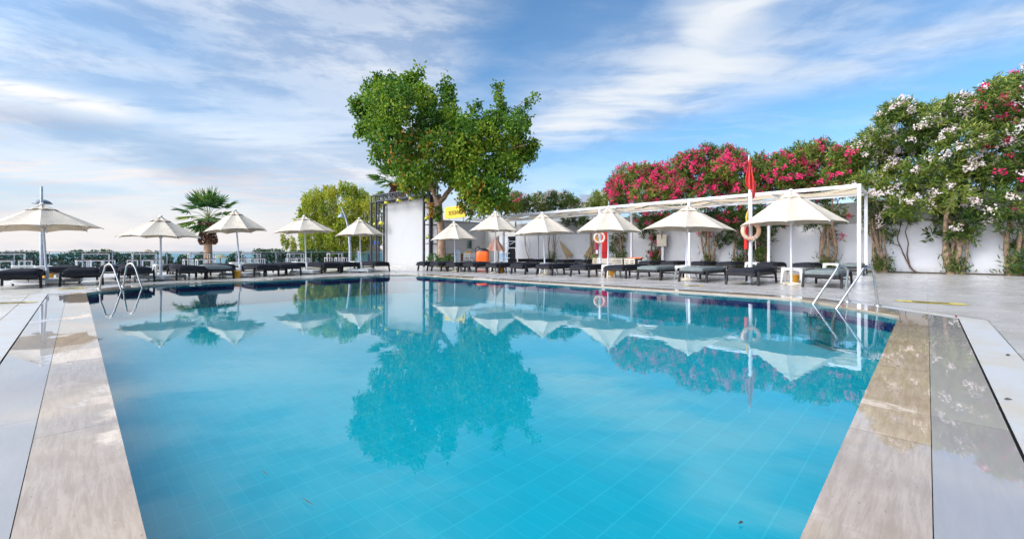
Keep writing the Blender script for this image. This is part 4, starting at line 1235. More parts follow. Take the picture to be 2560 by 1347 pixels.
# ------------------------------------------------------------------ oleanders along the wall
def oleander(label, clumps, stems, flowers, fdens, off=0.0, nstem=6, stem_r=0.07, tint=0.50, dens=1.0, depth=1.3, group='oleanders trained over the garden wall'):
    """clumps: (px, py, r_px[, dy]); stems: base columns; flowers: list of (material, weight)"""
    t = thing('oleander', label, 'oleander', group=group)
    pos = []; dr_ = []; tn = []; fp = {}
    cents = []
    for cl_ in clumps:
        x, y, r = cl_[:3]
        A = (WA[0] - U.x * 0.55 + U.x * off, WA[1] - U.y * 0.55 + U.y * off)
        g0 = on_line(x, A, WD); Y0 = g0.y
        low = y > 520
        for rep in range(3 if not low else 1):
            dep = rng.uniform(-depth, depth) * (0.35 if low else 1.0) + (0 if low else 0.3)
            Yc = Y0 + dep; rad = r * Yc / F / (1 + ((x - 1280) / F) ** 2) ** 0.28; rad0 = rad; rad = max(0.5 * rad, rad - 0.15)
            jt = 5 if rep < 2 else 14
            c = np.array([(x + rng.uniform(-jt, jt) - 1280) * Yc / F, Yc, CZ + (HY - y - (8 if rep == 2 else 0) + rng.uniform(-jt, 5)) * Yc / F])
            cents.append(c)
            ns_ = int((12 + 70 * (rad0 / 0.7) ** 2) * dens)
            p_, d_ = clump_points(c, rad, ns_, 0.55, 0.95)
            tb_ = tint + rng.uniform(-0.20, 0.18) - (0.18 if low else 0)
            ax = unit(d_ + rng.normal(size=(ns_, 3)) * 0.45 + np.array([0, 0, 0.35]))
            for s in range(9):                 # a whorled sprig of lance leaves
                pos.append(p_ + ax * (0.035 * s) + rng.normal(size=(ns_, 3)) * 0.02)
                dr_.append(unit(ax * 0.75 + rng.normal(size=(ns_, 3)) * 0.6))
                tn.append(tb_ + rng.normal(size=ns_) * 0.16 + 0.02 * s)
            for fm, wgt in flowers:
                k_ = rng.poisson(max(0.0, fdens * wgt * (19 if fm == 'petal_red' else 13) * (rad0 / 0.7) ** 2) * (0.25 if low else 1))
                if k_ > 0:
                    q_, qd = clump_points(c, rad + 0.26, k_, 0.97, 0.97)
                    keep = (qd[:, 1] < 0.35) & (qd[:, 2] > -0.6)
                    fp.setdefault(fm, []).append(q_[keep])
    if nstem > 2:
        for bx in stems:                         # young shoots round the foot of the trunks
            b0 = on_line(bx, (WA[0] - U.x * 0.45, WA[1] - U.y * 0.45), WD)
            n_ = 260
            p_ = np.array(b0)[None] + rng.normal(size=(n_, 3)) * np.array([0.24, 0.12, 0.0]); p_[:, 2] = np.abs(rng.normal(size=n_)) * 0.42 + 0.02
            pos.append(p_); dr_.append(unit(rng.normal(size=(n_, 3)) * 0.5 + np.array([0, 0, 0.8]))); tn.append(0.45 + rng.normal(size=n_) * 0.2)
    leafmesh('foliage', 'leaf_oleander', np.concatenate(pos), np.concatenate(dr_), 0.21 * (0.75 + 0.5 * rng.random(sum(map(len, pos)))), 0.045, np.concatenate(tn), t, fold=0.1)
    for fm, q_ in fp.items():
        q_ = np.concatenate(q_)
        if not len(q_): continue
        nfl = 15
        cc = np.repeat(q_, nfl, 0) + rng.normal(size=(len(q_) * nfl, 3)) * 0.078
        pp = np.repeat(cc, 3, 0); dd = unit(rng.normal(size=(len(pp), 3)) + np.array([-0.1, -0.5, 0.3]))
        leafmesh('flowers', fm, pp, dd, 0.068, 0.060, np.repeat(rng.random(len(cc)), 3), t, fold=0.05)
    tk = MB()
    for bx in stems:
        A = (WA[0] - U.x * 0.30, WA[1] - U.y * 0.30)
        b0 = on_line(bx, A, WD)
        tops = sorted(cents, key=lambda c: abs((c[0] / c[1] * F + 1280) - bx) + 0.35 * abs(c[2] - 3.0) * 60)[:nstem]
        for i in range(nstem):
            thick = 1.0 if i % 2 == 0 else 0.45
            tgt = Vector(tops[i % len(tops)]); tgt.z = min(tgt.z, 3.6)
            dv = (tgt - b0).dot(V); tgt = tgt - V * (dv - max(-1.5, min(1.5, dv)))
            sx = (i - (nstem - 1) / 2) / nstem
            a0 = b0 + V * (-sx * 0.35) + U * random.uniform(-0.06, 0.05)
            side_ = (tgt - a0).dot(V); side_ = max(-0.9, min(0.9, side_ * 0.5)) - sx * 0.5
            mid = a0 + V * (side_ * 0.75 + random.uniform(-.06, .06)) + Vector((0, 0, 1.15 + random.uniform(-0.2, 0.3))) - U * random.uniform(0, 0.2)
            kn = mid.lerp(tgt, 0.5) + Vector((random.uniform(-.15, .15), random.uniform(-.15, .15), 0.1))
            rr = stem_r * random.uniform(0.8, 1.15) * thick
            q1 = a0.lerp(mid, 0.5) + V * random.uniform(-.08, .08)
            tk.tube(*smooth([a0 - Vector((0, 0, 0.03)), q1, mid, kn, tgt], [rr * 1.25, rr, rr * 0.85, rr * 0.55, rr * 0.2]), 9)
            tk.tube(*smooth([mid, mid + V * random.uniform(-.25, .25) + Vector((0, 0, 0.6)), kn + V * random.uniform(-.4, .4) + Vector((0, 0, 0.5))], [rr * 0.6, rr * 0.4, rr * 0.15]), 6)
    tk.build('trunk', 'bark_pale', t)
    return t
PALE, RED = 'petal_pale', 'petal_red'
oleander('oleander at the right picture edge with crimson and pale pink flowers on top',
         [(2445,266,26),(2470,246,24),(2490,222,30),(2528,212,24),(2560,200,26),(2480,280,42),(2540,265,48),(2600,260,50),(2500,345,52),(2560,345,56),(2620,340,60),(2480,425,48),(2550,425,56),(2620,430,60),(2500,505,42),(2560,505,52),(2620,520,50),(2540,565,36),(2548,612,24),(2570,650,20)],
         [2538, 2585], [(RED, 0.45), (PALE, 0.75)], 0.8, nstem=4, stem_r=0.09)
oleander('tall pale pink oleander on three thick trunks right of the white wall gap',
         [(2330,275,18),(2370,285,36),(2420,268,36),(2455,285,36),(2385,262,26),(2345,330,42),(2410,345,52),(2365,425,52),(2430,425,50),(2385,495,46),(2440,500,36),(2340,500,32),(2400,548,40),(2350,548,24),(2440,545,24),(2335,590,12),(2390,580,26),(2365,600,14),(2425,590,18)],
         [2390], [(PALE, 1.0)], 1.1, nstem=4, stem_r=0.12)
oleander('pale pink oleander with tangled trunks just right of the pergola end',
         [(2108,398,22),(2128,378,20),(2125,408,30),(2125,455,34),(2160,378,28),(2165,350,18),(2198,322,24),(2218,292,20),(2240,282,32),(2265,272,24),(2185,395,50),(2245,365,50),(2290,290,30),(2300,340,46),(2175,470,45),(2245,450,50),(2305,430,46),(2195,525,32),(2250,520,34),(2210,560,22),(2290,500,30),(2180,570,16),(2225,590,14),(2270,545,20)],
         [2205], [(PALE, 0.95), (RED, 0.05)], 0.95, nstem=6, stem_r=0.085)
oleander('crimson oleander with a V of bare trunks below the largest parasol tip',
         [(2020,388,26),(2060,378,26),(2095,395,26),(2040,430,42),(2095,440,38),(2050,480,34),(2010,450,36),(2060,545,28),(2095,530,26),(2030,560,16),(2080,590,14)],
         [2070], [(RED, 1.0)], 0.9, nstem=6, stem_r=0.085)
oleander('crimson oleander with dark dense foliage right behind the flag pole',
         [(1900,415,28),(1948,405,28),(1990,385,24),(1920,450,42),(1975,430,40),(1990,470,32),(1885,470,34),(1880,540,38),(1845,550,36),(1925,545,34),(1965,540,28),(1850,585,28),(1895,590,34),(1862,615,22),(1915,575,26),(1895,630,16)],
         [1850, 1906], [(RED, 1.0)], 1.0, nstem=4, stem_r=0.075)
oleander('crimson oleander filling the pergola back between the two middle parasols',
         [(1725,405,30),(1768,392,28),(1812,395,28),(1845,400,24),(1750,440,42),(1800,440,42),(1850,435,36),(1760,480,34),(1820,480,34),(1720,535,30),(1760,545,32),(1800,545,34),(1830,565,32),(1760,578,18),(1800,600,16)],
         [1770], [(RED, 1.0)], 1.15, nstem=5, stem_r=0.075)
oleander('leafy crimson oleander climbing behind the electrical box',
         [(1650,450,26),(1690,425,30),(1670,475,34),(1705,470,32),(1600,540,22),(1625,548,26),(1655,555,24),(1690,540,26),(1615,575,18),(1640,605,16),(1630,640,15),(1660,545,20)],
         [1636], [(RED, 1.0)], 1.15, nstem=3, stem_r=0.06)
oleander('bright crimson oleander at the far left of the red flower bank',
         [(1543,455,20),(1568,438,26),(1605,432,26),(1640,440,26),(1560,485,32),(1610,480,34),(1640,490,28),(1538,500,16),(1545,590,20),(1540,620,18),(1550,645,14)],
         [1545], [(RED, 1.0)], 1.3, nstem=3, stem_r=0.06)
oleander('white-flowered oleander showing over the pergola roof, left of the red bank',
         [(1500,498,18),(1478,515,16),(1520,495,16),(1515,512,16),(1490,510,16)], [1478], [('petal_white', 1.0)], 0.7, nstem=3, stem_r=0.04, tint=0.65)
oleander('pale pink oleander hedge top above the far pergola roof',
         [(1318,508,16),(1345,500,18),(1380,502,20),(1415,500,18),(1440,512,12),(1360,520,18),(1400,522,18),(1330,525,14),(1440,545,14),(1465,552,10),(1415,555,10)],
         [1378], [(PALE, 1.0)], 1.2, nstem=4, stem_r=0.05, dens=1.2)
oleander('dark pink oleander peeping out right of the plane tree crown',
         [(1288,492,14),(1297,515,16),(1285,530,14)], [1330], [(RED, 0.6), (PALE, 0.3)], 0.9, nstem=2, stem_r=0.035, dens=1.2)
# bare climbing stem on the wall
vb = on_line(2262, (WA[0] - U.x * 0.12, WA[1] - U.y * 0.12), WD)
bv = thing('bare_vine', 'bare dark twining stem on the white wall between two pale oleanders', 'vine', vb)
m2 = MB()
m2.tube(*smooth([(0.35, -.33, 0), (0.18, -.17, 0.15), (0.05, 0, 0.6), (-0.1, .08, 1.1), (-.18, .15, 1.5), (-0.1, .1, 2.0), (-.05, 0.05, 2.5)], [0.035, 0.03, 0.025, 0.022, 0.02, 0.016, 0.01]), 7)
m2.tube([(0.12, -.11, 0.25), (0.05, -0.05, 0.8), (0.08, -.08, 1.3), (0.02, 0.0, 1.8), (0.12, -.1, 2.3)], [0.028, 0.024, 0.02, 0.016, 0.01], 7)
m2.tube([(-0.1, .08, 1.15), (-.3, .28, 1.3), (-.45, .45, 1.6)], [0.018, 0.014, 0.008], 6)
m2.build('stem', 'wood_dark', bv)

# fallen petals along the wall foot
lp = []
for k in range(90):
    s_ = random.uniform(-3, 9); w_ = abs(random.gauss(0, 1.0)) + 0.35
    g_ = Vector((*WA, 0)) + V * s_ - U * w_; lp.append((g_.x, g_.y, 0.006))
lp = np.array(lp); dl = unit(np.concatenate([rng.normal(size=(90, 2)), np.zeros((90, 1))], 1))
fl_ = leafmesh('fallen_leaves', 'leaf_oleander', lp, dl, 0.07, 0.02, 0.9 + 0 * lp[:, 0], None, fold=0.02)
tag(fl_, 'scattered yellow leaves fallen on the deck below the oleanders', 'leaf litter', kind='stuff')

# ------------------------------------------------------------------ flag pole, life rings, wall objects
fpb = G(1876, 705)
fp_ = thing('flag_pole', 'white flag pole standing between the two nearest right parasols', 'flag pole', fpb)
MB().tube([(0, 0, 0), (0, 0, 2.75)], 0.055, 14).build('pole', 'white_paint', fp_)
MB().tube([(-0.03, 0, 2.70), (-0.045, 0, 3.78)], 0.016, 8).build('pole_tip', 'white_paint', fp_)
MB().lathe([(0.11, 0), (0.11, 0.015), (0.06, 0.02)], 16).build('foot_plate', 'white_paint', fp_)
fg = thing('flag', 'limp red flag hanging at the top of the white flag pole', 'flag', (fpb.x - 0.04, fpb.y, 0))
vs = []; nr_, nc_ = 22, 15
for i in range(nr_ + 1):
    q = i / nr_; z = 3.66 - 1.05 * q
    wdt_ = 0.02 + 0.125 * min(1, q * 1.7) * (1 - 0.75 * max(0, (q - 0.82) / 0.18))
    for j in range(nc_ + 1):
        w = j / nc_ * 2 - 1
        vs.append((w * wdt_ + 0.06 * q * q, 0.07 * min(1, q * 2) * math.sin(w * 8 + q * 2.0) - 0.03, z - 0.14 * w * q * q))
fs = [(i * (nc_ + 1) + j, (i + 1) * (nc_ + 1) + j, (i + 1) * (nc_ + 1) + j + 1, i * (nc_ + 1) + j + 1) for i in range(nr_) for j in range(nc_)]
MB().add(vs, fs, True).build('cloth', 'flag_red', fg, solid=0.003)

def life_ring(label, c, r=0.235, tr=0.058, back=None):
    t = thing('life_ring', label, 'life ring', c, group='orange life rings on poles')
    m_ = MB(); N, K = 40, 12; vs = []
    for i in range(N):
        a = 2 * math.pi * i / N
        for k in range(K):
            b2 = 2 * math.pi * k / K
            rr = r + tr * math.cos(b2)
            vs.append((rr * math.cos(a), tr * math.sin(b2), rr * math.sin(a)))
    m_.add(vs, [(i * K + k, i * K + (k + 1) % K, ((i + 1) % N) * K + (k + 1) % K, ((i + 1) % N) * K + k) for i in range(N) for k in range(K)], True)
    m_.build('ring', 'buoy', t)
    for a in (0.9, 2.3, 4.0, 5.4):
        bd2 = MB(); ctr = Vector((r * math.cos(a), 0, r * math.sin(a))); ax = Vector((-math.sin(a), 0, math.cos(a)))
        bd2.tube([ctr - ax * 0.02, ctr + ax * 0.02], tr * 1.05, 14); bd2.build('strap', 'white_plastic', t)
    rp = MB(); rp.tube([(0.05, -0.07, -0.2), (0.1, -0.07, -0.32), (0.12, -0.05, -0.55)], 0.008, 6)
    rp.tube([(0, -0.06, -0.15), (0.06, -0.08, -0.24), (0.02, -0.07, -0.33), (-0.03, -0.07, -0.22)], 0.012, 6)
    rp.build('rope', 'white_plastic', t)
    return t
c = P3(1877, 577, fpb.y - 0.12); life_ring('orange life ring tied to the white flag pole, partly behind the largest parasol', c)
pp_ = on_line(1500, PA, WD); c = P3(1498.5, 594, pp_.y - 0.16); life_ring('orange life ring on the pergola post, above the dark red extinguisher case', c, r=0.27)
# red items
def rescue(px0, px1, py0, py1, Y, m, label, cat, name):
    a, b_ = P3(px0, py1, Y), P3(px1, py0, Y)
    t = thing(name, label, cat, ((a.x + b_.x) / 2, Y, a.z))
    w_, h_ = (b_.x - a.x), (b_.z - a.z)
    MB().box((0, 0, h_ / 2), (w_, 0.16, h_)).build('case', m, t, bevel=0.05 if w_ > 0.15 else 0.03)
    for q in (0.2, 0.65): MB().box((0, 0, h_ * q), (w_ + 0.01, 0.17, 0.03)).build('strap', 'black_plastic', t)
    return t
rescue(1505, 1518, 577, 646, pp_.y + 0.35, 'red', 'tall red rescue bag with black straps leaning beside the pergola post', 'rescue bag', 'rescue_bag')
ex = thing('extinguisher_case', 'dark red hanging case with a white label left of the pergola post', 'extinguisher case', (pp_.x - 0.2, pp_.y - 0.05, CZ + (HY - 637) * pp_.y / F))
MB().box((0, 0, 0.35), (0.20, 0.16, 0.72)).build('case', 'dark_red', ex, bevel=0.05)
MB().box((0, -0.085, 0.16), (0.12, 0.008, 0.20)).build('label_plate', 'white_paint', ex)
MB().tube([(0, 0, 0.0), (0, 0, -0.04)], 0.08, 10).build('bottom_cap', 'black_plastic', ex)
MB().tube([(0, 0, 0.69), (0.03, -0.02, 1.02)], [0.08, 0.04], 10).build('strap_bag', 'amber', ex)
MB().beam((0.10, 0.05, 0.55), (0.2, 0.05, 0.55), 0.03, 0.03).build('bracket', 'grey_metal', ex)
rb_ = thing('rescue_tube', 'slim red rescue tube hanging on the left side of the flag pole', 'rescue tube', (fpb.x - 0.115, fpb.y + 0.02, 0))
MB().tube([(0, 0, 0.98), (0, 0, 1.03), (0, 0, 1.62), (0.02, 0, 1.72)], [0.05, 0.06, 0.055, 0.02], 10).build('float', 'red', rb_)
MB().tube([(0.02, 0, 1.72), (0.0, -.02, 1.95), (0.05, -0.02, 2.15)], [0.02, 0.03, 0.01], 8).build('strap', 'amber', rb_)
# electrical box
eb0 = on_line(1654, (WA[0] - U.x * 0.5, WA[1] - U.y * 0.5), WD)
eb = thing('electrical_box', 'beige electrical box on a short post in front of the wall', 'electrical box', eb0, ANG + math.pi / 2 + math.pi - 0.6)
zb0, zb1 = CZ + (HY - 616) * eb0.y / F, CZ + (HY - 586) * eb0.y / F
eb.rotation_euler = (0, 0, -0.35)
MB().box((0, 0, (zb0 + zb1) / 2), (0.55, 0.24, zb1 - zb0)).build('cabinet', 'cream_box', eb, bevel=0.01)
MB().box((-0.02, -0.125, (zb0 + zb1) / 2), (0.46, 0.012, (zb1 - zb0) * 0.9)).build('door', 'cream_box', eb, bevel=0.004)
MB().lathe([(0.0, 0.0), (0.03, 0.0), (0.02, 0.012)], 8, (0.12, -0.135, zb1 - 0.2)).build('knob', 'red', eb)
MB().box((0.05, 0.02, zb0 / 2), (0.13, 0.1, zb0)).build('post', 'white_paint', eb)
MB().tube([(0.29, 0, zb1 - .1), (0.34, -.02, zb0 + .1), (0.30, 0, zb0 - 0.2), (0.36, 0, zb0 - .4)], 0.012, 6).build('cable', 'black_plastic', eb)

# folded tan umbrellas leaning on the wall
def folded(px0, px1, py_top, py_bot, label, flip=1):
    Wp = on_line((px0 + px1) / 2, (WA[0] - U.x * 0.45, WA[1] - U.y * 0.45), WD); Y = Wp.y
    a = P3(px0, py_top, Y); b_ = P3(px1, py_bot, Y - 0.1); a.y += 0.35
    d = (b_ - a)
    t = thing('folded_umbrella', label, 'folded umbrella', (0, 0, 0), group='folded tan umbrellas leaning on the wall')
    x = d.normalized(); s_ = x.cross(Vector((0, 1, 0))).normalized(); f_ = s_.cross(x)
    vs = []; N = 40; rows = 8
    for i in range(rows + 1):
        q = i / rows
        for k in range(N):
            an = 2 * math.pi * k / N
            r = (0.03 + 0.20 * q ** 0.9) * (1 + 0.22 * math.cos(8 * an) * min(1, q * 2))
            ov = 0.10 * math.cos(8 * an) * (1 if i == rows else 0)
            vs.append(a + d * q + x * ov + s_ * (r * math.cos(an)) + f_ * (r * 0.55 * math.sin(an)))
    fs = [(i * N + k, i * N + (k + 1) % N, (i + 1) * N + (k + 1) % N, (i + 1) * N + k) for i in range(rows) for k in range(N)]
    MB().add(vs, fs, False).build('cloth', 'tan_cloth', t, solid=0.004)
    MB().tube([a - x * 0.15, b_ + x * 0.45], 0.025, 8).build('pole', 'wood_pale', t)
folded(1400, 1424, 602, 641, 'folded tan umbrella leaning left against the wall, below the second-last pergola bay')
folded(1487, 1470, 600, 643, 'folded tan umbrella leaning right against the wall, beside the dark red case')
small_plant(1487, 641, pp_.y, 0.2, 60, 'little yellow-flowered pot plant beside the dark red case', 'leaf_palm', 0.1, 0.04, 1.0)
# slatted crates
def crate(px0, px1, label, rot=0.0):
    A = (row2A[0] + U.x * 0.6, row2A[1] + U.y * 0.6)
    a = on_line(px0, A, WD); b_ = on_line(px1, A, WD)
    L = (b_ - a).length
    t = thing('slatted_crate', label, 'crate', a, math.atan2((b_ - a).y, (b_ - a).x), group='pale slatted crates')
    for z in (0.12, 0.24, 0.36, 0.48): MB().box((L / 2, 0, z), (L, 0.02, 0.07)).build('slat', 'wood_pale', t)
    MB().box((L / 2, 0.25, 0.55), (L + 0.02, 0.54, 0.03)).build('lid', 'wood_pale', t)
    for x in (0.04, L / 2, L - 0.04):
        for y in (0.035, 0.48): MB().box((x, y, 0.267), (0.06, 0.05, 0.53)).build('post', 'wood_pale', t)
crate(1481, 1556, 'long pale slatted crate below the life ring'); crate(1560, 1587, 'short pale slatted crate right of the long one')
osb = on_line(1590, (row2A[0] + U.x * 0.9, row2A[1] + U.y * 0.9), WD)
t = thing('orange_float', 'flat orange swimming float lying on the stand right of the slatted crates', 'float', (osb.x, osb.y, 0), 2.35)
MB().box((0, 0, 0.585), (0.8, 0.35, 0.06)).build('board', 'orange', t, bevel=0.025)
MB().box((0, 0, 0.275), (0.6, 0.3, 0.55)).build('stand', 'black_plastic', t, bevel=0.02)

# peach half-closed umbrella
pu = P3(1239, 590, 27.5)
t = thing('peach_umbrella', 'half-closed peach umbrella behind the parasol right of the orange tank', 'umbrella', (pu.x, 27.5, 0))
vs = []; N = 64; rows = 8; zt = pu.z; zb_ = CZ + (HY - 627) * 27.5 / F
for i in range(rows + 1):
    q = i / rows
    for k in range(N):
        an = 2 * math.pi * k / N
        r = (0.02 + 0.55 * q ** 0.95) * (1 + 0.13 * math.cos(8 * an) * q)
        vs.append((r * math.cos(an), r * math.sin(an), zt + (zb_ - zt) * q + 0.05 * math.cos(8 * an) * (q ** 3)))
fs = [(i * N + k, i * N + (k + 1) % N, (i + 1) * N + (k + 1) % N, (i + 1) * N + k) for i in range(rows) for k in range(N)]
MB().add(vs, fs, False).build('canopy', 'peach', t, solid=0.004)
MB().tube([(0, 0, 0), (0, 0, zt + 0.08)], 0.022, 10).build('pole', 'white_paint', t)
MB().lathe([(0.24, 0), (0.24, 0.06), (0.05, 0.1)], 16).build('base', 'wall_beige', t)

# orange tank with black lid and hose
tq = G(1207, 669); Yt = tq.y; s_ = Yt / F
t = thing('orange_tank', 'rounded orange tank with a black lid and looped hose beside the peach umbrella', 'tank', (tq.x, Yt, 0), 0.0)
hz = CZ + (HY - 628) * s_
wd2 = 16.0 * s_
m_ = MB()
z0_ = CZ - (655 - HY) * s_
m_.lathe([(wd2 * 0.90, z0_), (wd2 * 0.98, z0_ + 0.06), (wd2 * 1.0, (z0_ + hz) / 2), (wd2 * 0.96, hz - 0.04), (wd2 * 0.90, hz)], 40)
m_.v = [(x * q_, y * 0.8 * q_, z) for x, y, z in m_.v for q_ in [min(1.3, (abs(math.cos(math.atan2(y, x))) ** 4 + abs(math.sin(math.atan2(y, x))) ** 4) ** -0.25)]]
m_.build('body', 'orange', t)
m_ = MB(); m_.lathe([(wd2 * 0.90, hz - 0.01), (wd2 * 0.92, hz + 0.03), (wd2 * 0.8, hz + 0.10), (wd2 * 0.4, hz + 0.17), (0.0, hz + 0.19)], 28, sy=0.8); m_.build('lid', 'black_plastic', t)
m_ = MB(); m_.tube([(-wd2 * 0.8, -0.1, hz - 0.1), (-wd2 * 1.2, -0.1, hz + 0.02), (-wd2 * 1.05, -0.1, hz + 0.22), (-wd2 * 0.7, -0.08, hz + 0.28), (-wd2 * 0.45, -0.05, hz + 0.14)], 0.028, 8); m_.build('hose', 'black_plastic', t)
m_ = MB(); m_.lathe([(wd2 * 0.7, 0.06), (wd2 * 0.85, z0_ - 0.02), (wd2 * 0.86, z0_)], 20, sy=0.8); m_.build('chassis', 'black_plastic', t)
m_ = MB(); 
for sx in (-1, 1): m_.tube([(sx * wd2 * 0.75 - 0.03, 0, 0.09), (sx * wd2 * 0.75 + 0.03, 0, 0.09)], 0.09, 14)
m_.build('wheels', 'black_plastic', t)
m_ = MB(); m_.lathe([(0.0, 0.0), (0.05, 0.0), (0.0, 0.01)], 10); e_ = m_.build('emblem', 'white_paint', t); e_.location = (-wd2 * 0.5, -wd2 * 0.72, z0_ + 0.16); e_.rotation_euler = (R(90), R(30), 0); e_.scale = (1.3, 0.6, 1)

# lifeguard chair
LY = 27.0
def lq(px, py): 
    p = P3(px, py, LY); return p
t = thing('lifeguard_chair', 'tall white wooden lifeguard chair in front of the dark doorway', 'lifeguard chair')
m_ = MB()
xl, xr = lq(1257, 0).x, lq(1296, 0).x
for dy_ in (-0.3, 0.35):
    m_.beam((xl, LY + dy_, 0), (xl + 0.35, LY + dy_ * 0.7, 1.15), 0.05, 0.05); m_.beam((xr, LY + dy_, 0), (xr - 0.18, LY + dy_ * 0.7, 1.15), 0.05, 0.05)
m_.beam((xl + 0.37, LY - 0.21, 1.15), (xl + 0.37, LY - 0.21, 1.75), 0.045, 0.045)
m_.beam((xr - 0.15, LY - 0.21, 1.15), (xr - 0.15, LY - 0.21, 1.85), 0.04, 0.04)
m_.build('frame', 'white_paint', t)
MB().box(((xl + xr) / 2 + 0.08, LY, 1.18), (0.62, 0.5, 0.05)).build('seat', 'white_paint', t)
m_ = MB()
for z in (0.25, 0.55, 0.85): m_.beam((xl + 0.1 + z * 0.2 - 0.2, LY - 0.3, z), (xl + 0.45, LY - 0.27, z), 0.05, 0.04)
m_.build('steps', 'white_paint', t)
m_ = MB(); m_.beam((xl + 0.1, LY - 0.22, 1.38), (xl + 0.42, LY - 0.22, 1.60), 0.035, 0.035); m_.beam((xl + 0.38, LY - 0.22, 1.6), (xr - 0.15, LY - 0.22, 1.6), 0.035, 0.035); m_.beam((xl + .45, LY - .22, 1.4), (xr - 0.15, LY - 0.22, 1.6), 0.03, 0.03)
m_.build('armrest', 'white_paint', t)
# wooden counter, chairs and board beneath the building
def at_(px, Y): return Vector(((px - 1280) * Y / F, Y, 0))
a = at_(1118, 29.5); t = thing('wooden_counter', 'narrow brown wooden counter behind the plane tree trunk', 'counter', a)
MB().box((0.65, 0, 0.79), (1.35, 0.45, 0.05)).build('counter_top', 'wood_mid', t, bevel=0.008)
for x in (0.15, 1.0): MB().box((x, 0, 0.38), (0.22, 0.3, 0.765)).build('pedestal', 'wood_mid', t)
a = at_(1171, 29.2); t = thing('orange_chair', 'orange shell chair on thin legs at the end of the wooden counter', 'chair', a)
m_ = MB(); m_.lathe([(0.0, 0.66), (0.22, 0.70), (0.28, 0.82), (0.24, 0.95), (0.16, 0.98)], 16, sy=0.8); m_.build('shell', 'amber', t)
for sx in (-1, 1):
    for sy in (-1, 1): MB().tube([(sx * 0.1, sy * 0.1, 0.68), (sx * 0.22, sy * 0.2, 0)], 0.012, 6).build('leg', 'black_steel', t)
def white_chair(px, Y, label):
    a = at_(px, Y); t = thing('garden_chair', label, 'chair', a, 0.5, group='white garden chairs by the building')
    MB().box((0, 0, 0.45), (0.42, 0.42, 0.03)).build('seat', 'white_plastic', t, bevel=0.01)
    m_ = MB()
    for z in (0.62, 0.72, 0.82): m_.box((0, 0.21, z), (0.42, 0.02, 0.07))
    m_.build('backrest', 'white_plastic', t)
    for sx in (-1, 1):
        MB().tube([(sx * 0.2, -0.19, 0.45), (sx * 0.22, -0.22, 0)], 0.014, 6).build('leg', 'white_plastic', t)
        MB().tube([(sx * 0.2, 0.21, 0.86), (sx * 0.2, 0.2, 0.45), (sx * 0.22, 0.25, 0)], 0.014, 6).build('leg', 'white_plastic', t)
white_chair(1170, 26.8, 'white garden chair in front of the orange chair'); white_chair(1184, 28.0, 'white garden chair just left of the orange tank')
a = at_(1143, 28.6); t = thing('menu_board', 'dark rounded board with red and white print behind the small parasol pole', 'board', a)
prf = [(-0.24, 0), (0.24, 0), (0.2, 0.95)] + [(0.2 * math.cos(x), 0.95 + 0.14 * math.sin(x)) for x in np.linspace(0, math.pi, 8)] + [(-0.2, 0.95)]
n_ = len(prf); vs = [(x, -0.02 + z * 0.1, z) for x, z in prf] + [(x, 0.02 + z * 0.1, z) for x, z in prf]
MB().add(vs, [tuple(range(n_)), tuple(range(2 * n_ - 1, n_ - 1, -1))] + [(i, i + n_, (i + 1) % n_ + n_, (i + 1) % n_) for i in range(n_)]).build('panel', 'grey_metal', t)
MB().box((0, 0.035, 0.42), (0.26, 0.012, 0.5), rot=Matrix.Rotation(-0.1, 3, 'X')).build('poster', 'dark_red', t)
MB().box((0, 0.055, 0.88), (0.3, 0.012, 0.12), rot=Matrix.Rotation(-0.1, 3, 'X')).build('header', 'white_paint', t)

# ------------------------------------------------------------------ glass railing on the terrace edge
ra, rb2 = rail_pt(-60), rail_pt(962)
RL = (rb2 - ra).length; rd = (rb2 - ra).normalized()
rl = thing('glass_railing', 'glass railing with a slim metal handrail along the sea side of the terrace', 'railing')
RZ = 0.93
MB().beam(ra + zup * RZ, rb2 + zup * RZ, 0.06, 0.035).build('handrail', 'grey_metal', rl, bevel=0.006)
npst = 18
for i in range(npst + 1):
    p = ra + rd * (RL * i / npst)
    MB().box((p.x, p.y, RZ / 2 - 0.01), (0.045, 0.045, RZ - 0.02), az_=ANG).build('post', 'grey_metal', rl)
    if i < npst:
        a = p + rd * 0.06; b_ = ra + rd * (RL * (i + 1) / npst) - rd * 0.06
        MB().beam(a + zup * 0.47, b_ + zup * 0.47, 0.012, 0.80).build('glass_panel', 'glass', rl)

